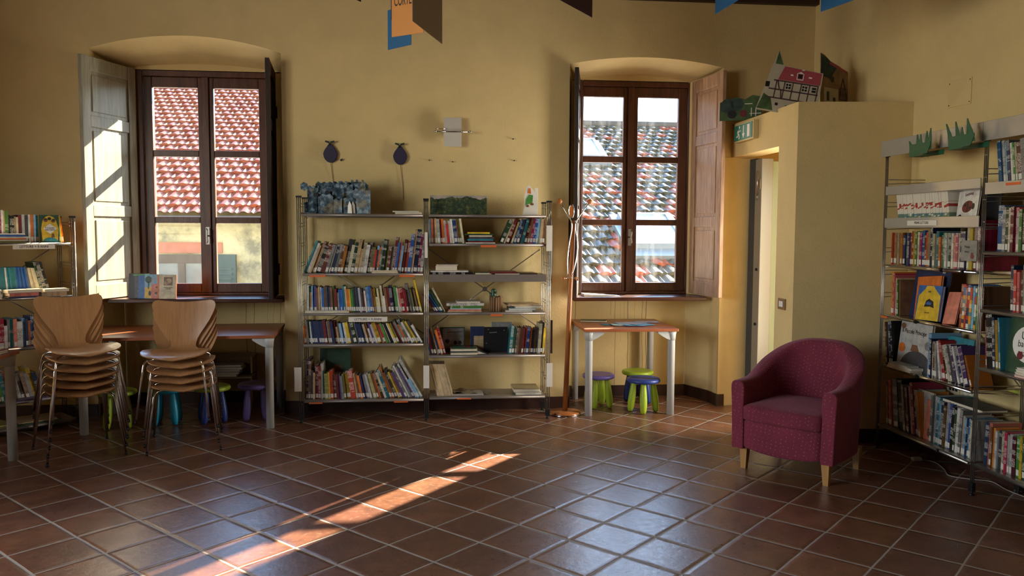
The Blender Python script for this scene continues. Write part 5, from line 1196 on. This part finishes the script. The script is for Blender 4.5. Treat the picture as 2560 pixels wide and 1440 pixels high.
for (px, py, r_, h_) in ((.10, .05, .035, .20), (.30, .05, .045, .235), (.43, .08, .04, .25)):
    MB().lathe([(r_, .004), (r_*.96, h_-.04), (r_*1.25, h_-.03), (r_*1.3, h_)], 7, mat=Matrix.Translation((px, py, 0))).build('castle_tower', M['pcard'], pc)
    cr_ = MB()
    for k_ in range(6):
        a = k_*PI/3; cr_.box(-.008, .008, r_*1.1, r_*1.28, h_, h_+.018, mat=Matrix.Translation((px, py, 0)) @ Matrix.Rotation(a, 4, 'Z'))
    cr_.build('battlement', M['pcard'], pc)
MB().prism([(.0, .19), (.03, .175), (.055, .20), (.05, .235), (.02, .245), (-.005, .225)], .03, .034).build('banner_cutout', M['pcard'], pc)
for (px, py, a) in ((.22, -.005, 8), (.36, -.006, -10), (.385, .0, 4)): MB().prism([(0, .004), (.035, .004), (.03, .07), (.015, .10), (.002, .06)], 0, .002, mat=rot_at(px, py, a)).build('pale_flap', M['silver'], pc)
M['doorblk'] = M['black']
for (px, pz, r_) in ((.115, .145, .018), (.205, .165, .02), (.315, .05, .024)): MB().prism(ell(px, pz, r_, r_*.75), -.006+.018, .020).build('opening', M['black'], pc)
# bark pot, boards and covers in the right bay
pot = empty('bark_pot', (.535, 6.50, .867), 0, 'bark clad pot with a small green toad figure inside, centre rack right bay', 'pot')
MB().lathe([(.042, 0), (.047, .03), (.047, .09), (.046, .118), (.040, .118), (.040, .02), (.0005, .02)], 22).build('pot_body', mat_wood('bark', '5c3f28', '9a7550', .8, (10, 10, .6), 12, .5), pot)
stx = MB()
for k_ in range(16): a = k_*PI/8; stx.tube([(.047*math.cos(a), .047*math.sin(a), .001), (.047*math.cos(a), .047*math.sin(a), .112+.006*((k_*7) % 3))], .0075, 8)
stx.build('bark_strips', M['coatwood'] if False else mat_wood('bark_strip_wood', '6b4a30', 'a67f58', .8, (10, 10, .6), 12, .3), pot)
tf = MB(); tf.lathe([(.0005, .10), (.022, .11), (.024, .135), (.016, .155), (.020, .168), (.013, .180), (.0005, .183)], 14, mat=Matrix.Translation((-.018, 0, 0))); tf.tube([(-.03, 0, .14), (-.05, -.01, .15), (-.045, -.02, .13)], .006).tube([(-.005, -.01, .14), (.004, -.02, .16)], .006)
tf.build('toad_figure', F_['dg'], pot)
face_book(RC, 1.085, .20, .524, .205, .200, .012, 'dg', 'dark book showing a pale drawing of two small bicycles, centre rack fifth level', 10, [(F_['gy'], [[(.12, .12), (.12, .95), (.96, .95), (.96, .12)]]), (K_, [ell(.30, .42, .09, .09), ell(.62, .36, .07, .08), ell(.80, .36, .07, .08), [(.3, .8), (.9, .82), (.9, .80), (.3, .78)]])])
face_book(RC, 1.335, .19, .524, .115, .205, .012, 'nv', 'dark blue book with a mottled square, behind the open book on the fifth level', 8, [(F_['ta'], [[(.25, .0), (.25, .62), (1, .62), (1, .0)]])])
face_book(RC, 1.440, .15, .524, .20, .205, .018, 'bk', 'large black book cover showing faint small stars, centre rack fifth level', 8, [(F_['gy'], [ell(.2, .9, .03, .02), ell(.85, .86, .03, .02), ell(.12, .35, .025, .02), [(.25, .78), (.55, .80), (.55, .77), (.25, .75)]])])
face_book(RC, 1.515, .24, .524, .17, .235, .010, 'gy', 'grey book leaning behind the black book on the fifth level', 6)
face_book(RC, .115, .22, .180, .245, .375, .014, 'dg', 'large dark book with a red brown picture standing behind the lowest row', 5, [(F_['br'], [[(.2, .32), (.25, .55), (.55, .66), (.72, .62), (.70, .40), (.45, .25)]])])
ob = empty('open_book', (.330, 6.45, .525), 0, 'dark book standing open like a tent, centre rack fifth level', 'book')
MB().prism([(0, .058), (.14, .003), (.145, .0), (.135, 0), (.0, .050)], 0, .15).build('cover', F_['bk'], ob); MB().prism([(-.04, .054), (.0, .057), (.0, .050), (-.035, .0), (-.045, .0)], 0, .15).build('back_cover', F_['dr'], ob)
MB().prism([(.012, .049), (.13, .003), (.02, .003)], .004, .146).build('pages', M['pages'], ob)
tag(MB().prism([(0, 0), (.27, 0), (.27, .010), (.24, .012), (0, .010)], 0, .16, mat=Matrix.Translation((.165, 6.46, .190+.001))).build('cardboard_sheet', M['cable']), 'flat grey cardboard sheet on the lowest level, centre rack right bay', 'cardboard')
M['kraft'] = simple('crumpled_kraft', '84765c', .85, bump=.6, scale=30)
kr = MB(); kr.grid([[(.19+.30*i/10+.01*math.sin(j*2.1), 6.47+.16*j/6, .203+.012*math.sin(i*1.3+j*.8)+.010*math.sin(i*.6)) for j in range(7)] for i in range(11)]); kr.grid([[(.19+.30*i/10+.01*math.sin(j*2.1), 6.47+.16*j/6, .2025+.012*math.sin(i*1.3+j*.8)+.010*math.sin(i*.6)) for j in range(7)] for i in range(11)])
tag(kr.build('crumpled_paper', M['kraft'], fix=False), 'crumpled brown paper lying over the cardboard, centre rack lowest level', 'paper')
# right rack covers
face_book(RR, .672, .05, 1.552, .19, .215, .012, 'wh', 'white book with a large ladybird, second shelf of right rack', 12, [(F_['dr'], [ell(.50, .50, .26, .17)]), (F_['bk'], [ell(.50, .50, .03, .16), ell(.38, .55, .06, .04), ell(.62, .45, .06, .04), ell(.78, .47, .07, .09), ell(.18, .22, .10, .10)])],
          [('Ladybug', .52, .86, .026, F_['dr'])], lean=-8)
face_book(RR, .83, .12, 1.552, .14, .22, .010, 'bk', 'black book behind the ladybird book, second shelf of right rack', 8, lean=-8)
cd_ = face_book(RR, .86, -.03, 1.352, .135, .118, .006, 'gy', 'small grey card hung on the third shelf of the right rack', 0, [(F_['dr'], [ell(.72, .22, .12, .12), ell(.70, .36, .08, .05)])], [('Prime', .38, .68, .022, K_), ('letture', .38, .45, .017, K_)], name='hanging_card', cat='card')
face_book(RR, .16, .10, .955, .36, .335, .012, 'nv', 'large navy book leaning back on the fourth shelf of right rack', 8, [(F_['dr'], [[(.2, .66), (.2, .82), (.5, .84), (.5, .68)]]), (F_['lg'], [[(.78, .90), (.86, .90), (.86, .97), (.78, .97)]])])
face_book(RR, .275, .06, .955, .25, .27, .016, 'og', 'orange book behind the yellow one, fourth shelf of right rack', 8, [(F_['br'], [[(.05, .05), (.05, .55), (.5, .5), (.55, .05)]])], lean=-5)
face_book(RR, .355, .015, .955, .245, .222, .020, 'bl', 'yellow book with a shaped blue edge and small drawing, fourth shelf of right rack', 8,
          [(F_['ye'], [[(.03, .0), (.06, .70), (.28, .88), (.36, .99), (.64, .99), (.72, .90), (.96, .72), (.99, .0)]]), (F_['bk'], [[(.34, .38), (.40, .56), (.52, .62), (.70, .55), (.76, .36), (.58, .40)]]), (F_['bl'], [[(.38, .46), (.48, .54), (.64, .50), (.60, .44)]])], [('FIABE', .5, .82, .014, K_), ('una storia', .5, .22, .014, K_)], lean=-2)
pile(None, 'x', 0, 0, []) if False else None
face_book(RR, .62, .03, .955, .12, .20, .010, 'sa', 'pale salmon book beside the yellow one, fourth shelf of right rack', 14, lean=-4)
face_book(RR, .095, .06, .607, .345, .318, .018, 'lg', 'pale grey picture book titled above a dark hill, fifth shelf of right rack', 6,
          [(F_['dk'], [ell(.62, -.02, .52, .42, 24, 0, PI)]), (F_['br'], [ell(.09, .88, .08, .06), [(.40, .38), (.44, .52), (.60, .52), (.68, .40)]]), (F_['og'], [ell(.12, .42, .11, .10)]), (F_['gy'], [ell(.93, .55, .10, .09)])], [('Il Piccolo Principe', .46, .78, .042, K_)])
pl_ = [('cr', .26, 12, .20, True, 0, 0), ('wh', .27, 16, .20, True, -.01, 2), ('lg', .20, 8, .18, True, .04, 0)]
face_book(RR, .515, .12, .607, .25, .262, .014, 'te', 'blue grey book behind the leaning row, fifth shelf of right rack', 6, [(F_['dk'], [[(.1, .3), (.9, .3), (.95, .45), (.1, .5)]]), (F_['bk'], [ell(.68, .72, .05, .05)])])
face_book(RR, .25, .06, .19, .24, .30, .012, 'cr', 'cream cover with green leaves standing on the lowest shelf of right rack', 5, [(F_['ol'], [ell(.3, .3, .22, .22), ell(.4, .12, .2, .10)]), (F_['lg'], [[(.02, .72), (.98, .72), (.98, .98), (.02, .98)]])])
face_book(RR, .445, .05, .19, .16, .255, .012, 'sa', 'salmon book cover on the lowest shelf of right rack', 4, [(F_['br'], [ell(.5, .2, .3, .15)])])
face_book(RR, 1.09, .12, 1.085, .14, .24, .014, 'dk', 'dark book with a grey title field, third shelf of right rack near bay', 5, [(F_['lg'], [[(.25, .45), (.25, .85), (.95, .85), (.95, .45)]])])
face_book(RR, 1.145, .06, .753, .33, .305, .016, 'dg', 'dark green book with a white round title patch, fourth shelf of right rack near bay', 5,
          [(W_, [ell(.50, .54, .40, .34, 28)]), (F_['dr'], [ell(.30, .32, .07, .07)])], [('Una', .42, .68, .060, K_), ('bacchetta', .50, .53, .052, K_), ('magica', .46, .37, .058, F_['dr'])])
# flat stacks that the row helper placed after sorting: built directly
def flat_book(rack, x, y, z, w_, d_, t, code, label, rz_=0, group=None, base=None, name='book', cat='book'):
    bx = (rack_mx(rack) if rack is not None else Matrix()) @ Matrix.Translation((x, y, z+.0005)) @ Matrix.Rotation(math.radians(rz_), 4, 'Z')
    q = MB(); b_ = min(.0022, t*.22); q.box(0, w_, 0, d_, 0, b_).box(0, w_, 0, d_, t-b_, t).box(0, w_, d_-b_, d_, b_, t-b_)
    o = q.build(name, flatm[code]); o.matrix_world = bx; tag(o, label, cat, group); MB().box(.003, w_-.003, .004, d_-b_, b_, t-b_).build('pages', M['pages'], o); return o
z_ = .607
for k_, (c, w_, t) in enumerate((('cr', .27, .012), ('wh', .27, .016), ('lg', .21, .008))):
    flat_book(RR, .13+.012*k_, -.03, z_, w_, .085, t, c, '%s flat book, %s in the small stack before the hill picture book' % (PAL[c][0], ('lowest', 'middle', 'topmost')[k_])); z_ += t+.0006
z_ = .753
for k_, (c, w_, t) in enumerate((('mg', .15, .014), ('cr', .15, .012), ('wh', .16, .014), ('wh', .13, .012))):
    flat_book(RR, 1.335+.006*k_, -.035, z_, w_, .09, t, c, '%s flat book, %s in the small stack before the round title patch' % (PAL[c][0], ('lowest', 'second', 'third', 'topmost')[k_])); z_ += t+.0006
z_ = .452
for k_, (w_, d_, t, c) in enumerate(((.26, .16, .016, 'nv'), (.40, .16, .020, 'dk'))):
    flat_book(RR, .56+.02*k_, .06, z_, w_, d_, t, c, '%s large flat book, %s of two across the lowest row of right rack' % (PAL[c][0], ('lower', 'upper')[k_])); z_ += t+.0006
# green grass cutouts on the top panel
M['grass'] = simple('deep_green_card', '1f5a3c', .5)
for (x, wd, blades, z0, h0, lab) in ((.450, .215, [(.0, .10, -.03), (.10, .135, -.01), (.20, .13, .0), (.30, .145, .0), (.37, .155, .012)], 2.017, .09, 'green card grass tuft clipped on the farther part of the top panel'), (.835, .225, [(.0, .155, -.05), (.07, .16, -.03), (.17, .12, .0), (.25, .165, -.02), (.35, .15, -.045)], 2.022, .07, 'green card grass tuft clipped nearer on the top panel')):
    gp = rack_mx(RR) @ Matrix.Translation((x, -.032, z0-.03)); ge = empty('paper_grass', (0, 0, 0), 0, lab, 'paper decoration', 'green grass tufts on the right rack'); ge.matrix_world = gp
    q = MB(); n_ = 6
    q.prism([(0, 0), (wd*.86, .01), (wd, .06), (wd*.98, .075), (.0, .075)], -.09, -.086); q.prism([(0, 0), (wd, .0), (wd, .03), (0, .03)], -.002, .0)
    q.box(0, wd*.8, -.088, 0, 0, .003); q.build('tray', M['grass'], ge)
    for k_, (bx_, hh, ln) in enumerate(blades):
        x_ = .018+k_*(wd-.04)/(len(blades)-1)
        MB().prism([(x_-.022, .03), (x_+.022, .03), (x_+.016+ln*.4, .03+hh*.40), (x_+ln+.004, hh), (x_+ln-.004, hh), (x_-.014+ln*.4, .03+hh*.40)], -.086+.012*(k_ % 2), -.083+.012*(k_ % 2)).build('blade', M['grass'], ge)

# painted house boards on top of the block
def board(name, base, outline, thick, mat, label, layers):
    o = empty(name, (0, 0, 0), 0, label, 'painted board', 'painted boards on the block'); o.matrix_world = base
    MB().prism(outline, 0, thick).build('board', mat, o, .001)
    for k_, (nm, m_, polys) in enumerate(layers):
        q = MB()
        for p_ in polys: q.prism(p_, -.0008*(k_+1), -.0008*k_)
        q.build(nm, m_, o)
    return o
def rc4(x0, x1, z0, z1, sk=0): return [(x0, z0), (x1, z0), (x1+sk, z1), (x0+sk, z1)]
M['b_wall'] = simple('painted_pale_wall', 'b5ab95', .7, var=.08, scale=12); M['b_roof'] = simple('painted_red_roof', 'a24450', .6); M['b_gar'] = mat_rooftile('b_dummy', [(.2, '3f6a3a'), (.5, '5c8a45'), (.8, '86a05a')], 1, 1)
M['b_gar'] = simple('painted_garden_green', '41572f', .7, var=.45, scale=18); M['b_timb'] = simple('painted_dark_timber', '4a3036', .6); M['b_brown'] = simple('painted_brown_house', '8a6f52', .7, var=.3, scale=10)
M['b_dkgr'] = simple('painted_deep_blue_green', '2a3c38', .7, var=.5, scale=20)
bm1 = Matrix.Translation((2.43, 5.93, 2.432)) @ Matrix.Rotation(math.radians(-12), 4, 'Z') @ Matrix.Rotation(math.radians(-6), 4, 'X') @ Matrix.Diagonal((.94, 1, 1, 1))
tim = [rc4(.10, .445, .232, .242, .0), rc4(.07, .45, .165, .175), rc4(.05, .45, .10, .110)]
for k_ in range(6): tim.append(rc4(.115+.064*k_, .122+.064*k_, .105, .235, .004))
tim += [[(.125, .24), (.134, .24), (.155, .175), (.147, .175)], [(.160, .175), (.168, .175), (.178, .11), (.170, .11)]]
tilt = Matrix.Rotation(math.radians(10), 4, 'Y')
board('house_board', bm1 @ tilt, [(.0, 0), (.47, -.0), (.465, .34), (.16, .355), (.10, .47), (.09, .44)], .006, M['b_wall'], 'painted board of a half timbered house with a red roof on the block',
      [('garden_print', M['b_gar'], [[(.005, .01), (.13, .01), (.10, .10), (.04, .13)], [(.09, .36), (.15, .36), (.10, .46)]]), ('painted_roof', M['b_roof'], [[(.13, .245), (.455, .245), (.455, .335), (.165, .350)]]), ('timbers', M['b_timb'], tim),
       ('window_print', M['black'], [rc4(.20, .235, .185, .222), rc4(.325, .36, .185, .222), rc4(.40, .43, .185, .222), rc4(.04, .07, .18, .22), rc4(.28, .31, .275, .305), rc4(.14, .16, .05, .07), rc4(.22, .24, .04, .06)]),
       ('window_bars', M['white'], [rc4(.200, .235, .202, .205), rc4(.216, .219, .185, .222), rc4(.325, .36, .202, .205), rc4(.341, .344, .185, .222), rc4(.40, .43, .202, .205)]), ('dormer', M['white'], [[(.270, .262), (.32, .262), (.32, .268), (.27, .268)], [(.268, .268), (.274, .268), (.274, .31), (.268, .31)], [(.316, .268), (.322, .268), (.322, .31), (.316, .31)], [(.268, .31), (.322, .31), (.295, .325)], rc4(.22, .24, .285, .296), rc4(.36, .385, .285, .296), rc4(.30, .32, .336, .344)])])
bm2 = Matrix.Translation((2.965, 5.98, 2.432)) @ Matrix.Rotation(math.radians(20), 4, 'Z') @ Matrix.Rotation(math.radians(-5), 4, 'X') @ Matrix.Rotation(math.radians(3), 4, 'Y')
t2 = [[(.19, .12), (.195, .12), (.235, .28), (.228, .28)], [(.275, .12), (.282, .12), (.238, .28), (.230, .28)], rc4(.19, .28, .15, .156), rc4(.195, .275, .11, .116), rc4(.20, .265, .20, .206)]+[rc4(.195+.016*k_, .199+.016*k_, .115, .20) for k_ in range(6)]
board('house_board', bm2, [(0, 0), (.285, 0), (.29, .33), (.20, .37), (.10, .40), (.04, .44), (.0, .45)], .006, M['b_brown'], 'painted board of a brown house with climbing plants behind the block corner',
      [('garden_print', M['b_dkgr'], [[(.0, .28), (.10, .26), (.17, .36), (.06, .42), (.005, .44)]]), ('painted_roof', M['b_roof'], [[(.09, .375), (.28, .325), (.285, .34), (.10, .395)]]), ('painted_wall', M['b_wall'], [rc4(.03, .18, .03, .19)]), ('timbers', M['b_timb'], t2), ('window_print', M['black'], [rc4(.06, .085, .09, .16), rc4(.125, .15, .06, .12), rc4(.105, .135, .24, .28)])])
bm0 = Matrix.Translation((2.405, 6.62, 2.432)) @ Matrix.Rotation(math.radians(-25), 4, 'Z') @ Matrix.Rotation(math.radians(-4), 4, 'X')
board('garden_board', bm0, [(0, 0), (.34, 0), (.33, .19), (.26, .205), (.20, .17), (.14, .19), (.06, .18), (.0, .15)], .006, M['b_gar'], 'low painted garden board with trees at the far end of the block',
      [('trees', M['b_dkgr'], [ell(.06, .12, .055, .06), ell(.14, .13, .05, .05)]), ('flowers', F_['dr'], [ell(.19, .055, .028, .030)]), ('fence', M['white'], [rc4(.24, .33, .05, .055), rc4(.25, .256, .03, .10), rc4(.285, .291, .03, .10), rc4(.20, .26, .13, .136)]), ('wheel', F_['bk'], [ell(.10, .05, .035, .035)])])

# papers on the tables and sills
def sheet(name, x, y, z, w_, d_, rz_, mat, label, group=None, cat='paper', curl=.0):
    q = MB(); n_ = 5
    for off in (0, -.0012):
        q.grid([[(w_*(i/n_-.5), d_*(j/n_-.5), off+curl*(abs(i/n_-.5)*2)**3*(1 if i < n_/2 else .3)) for j in range(n_+1)] for i in range(n_+1)])
    o = q.build(name, mat, fix=False); o.location = (x, y, z+.0015); o.rotation_euler = (0, 0, math.radians(rz_)); return tag(o, label, cat, group)
M['p_blue'] = simple('blue_drawing_paper', '6fa8cf', .6, var=.25, scale=14); M['p_teal'] = simple('teal_craft_paper', '3f7f92', .6, var=.4, scale=18); M['p_lil'] = simple('lilac_print', 'b5b8d0', .6, var=.25, scale=20); M['p_pat'] = simple('patterned_paper', 'a8c4c8', .6, var=.4, scale=30)
gp_ = 'papers on the square table'
sheet('paper_sheet', 1.56, 6.76, .721, .20, .12, 6, M['p_teal'], 'dark teal paper at the left of the square table papers', gp_)
sheet('paper_sheet', 1.64, 6.70, .723, .21, .13, -3, M['p_pat'], 'patterned pale teal paper lying over the dark teal one', gp_, curl=.004)
sheet('paper_sheet', 1.74, 6.85, .7215, .26, .18, 10, M['p_lil'], 'large pale lilac paper at the back of the square table', gp_)
sheet('paper_sheet', 1.80, 6.70, .7235, .19, .13, 22, M['p_blue'], 'blue paper lying at the right of the square table papers', gp_, curl=.006)
sheet('paper_sheet', 1.72, 6.66, .7255, .17, .11, -12, M['p_blue'], 'blue paper nearest the front edge of the square table', gp_, curl=.004)
sheet('paper_sheet', 1.90, 6.92, .7225, .20, .12, -5, M['p_lil'], 'lilac and grey print at the far right of the square table', gp_)
M['bookdk'] = F_['dg']
flat_book(None, 1.315, 6.98, .7205, .23, .10, .015, 'dg', 'dark green flat book at the left rear of the square table', -16)
tag(MB().prism([(0, 0), (.30, 0), (.32, .004), (.0, .022)], 0, .14, mat=Matrix.Translation((1.345, 6.96, .9455))).build('folded_sheet', M['paper'], None, .0008), 'white folded sheet lying on the right window sill', 'paper')
gp_ = 'papers and books on the side table'
for k_, (x, y, w_, d_, t, c, r_, lb2) in enumerate(((-2.98, 5.25, .30, .22, .014, 'lg', 4, 'light grey glossy book, lowest on the side table'), (-2.95, 5.27, .26, .20, .012, 'dr', -6, 'dark red glossy book on the side table'), (-2.97, 5.26, .27, .20, .010, 'wh', 3, 'white glossy book on top of the dark red one'))):
    flat_book(None, x, y, .7205+sum((.0, .0148, .0276)[k_:k_+1]), w_, d_, t, c, lb2, r_, gp_)
# crate with magazines under the long table
M['ply'] = mat_wood('crate_wood', '6f5636', '937650', .7, (1, 6, 6), 8)
cr_ = empty('wooden_crate', (-1.66, 7.10, 0), 0, 'shallow wooden crate of magazines raised behind the stools', 'crate')
MB().box(-.24, .17, .07, .085, .22, .455).build('back_board', M['ply'], cr_, .001); MB().box(.155, .17, -.10, .07, .30, .44).build('side_board', M['ply'], cr_, .001); MB().box(-.24, -.225, -.10, .07, .30, .44).build('side_board', M['ply'], cr_, .001)
MB().box(-.24, .17, -.12, .085, .26, .275).build('shelf_board', M['ply'], cr_, .001)
for sx in (-.23, .155): MB().box(sx, sx+.014, -.11, .08, 0, .26).build('support', M['ply'], cr_, .001)
z_ = .2755
for k_, (w_, t, c, r_) in enumerate(((.24, .022, 'wh', 2), (.25, .016, 'lg', -3), (.25, .020, 'nv', 3), (.26, .018, 'lg', -2), (.24, .020, 'gy', 6))):
    flat_book(None, -1.86+.01*k_, 6.985, z_, w_, .15, t, c, '%s magazine, %s in the crate under the long table' % (PAL[c][0], ('lowest', 'second lowest', 'middle', 'second highest', 'topmost')[k_]), r_*.4, 'magazines in the crate', name='magazine', cat='magazine'); z_ += t+.0007
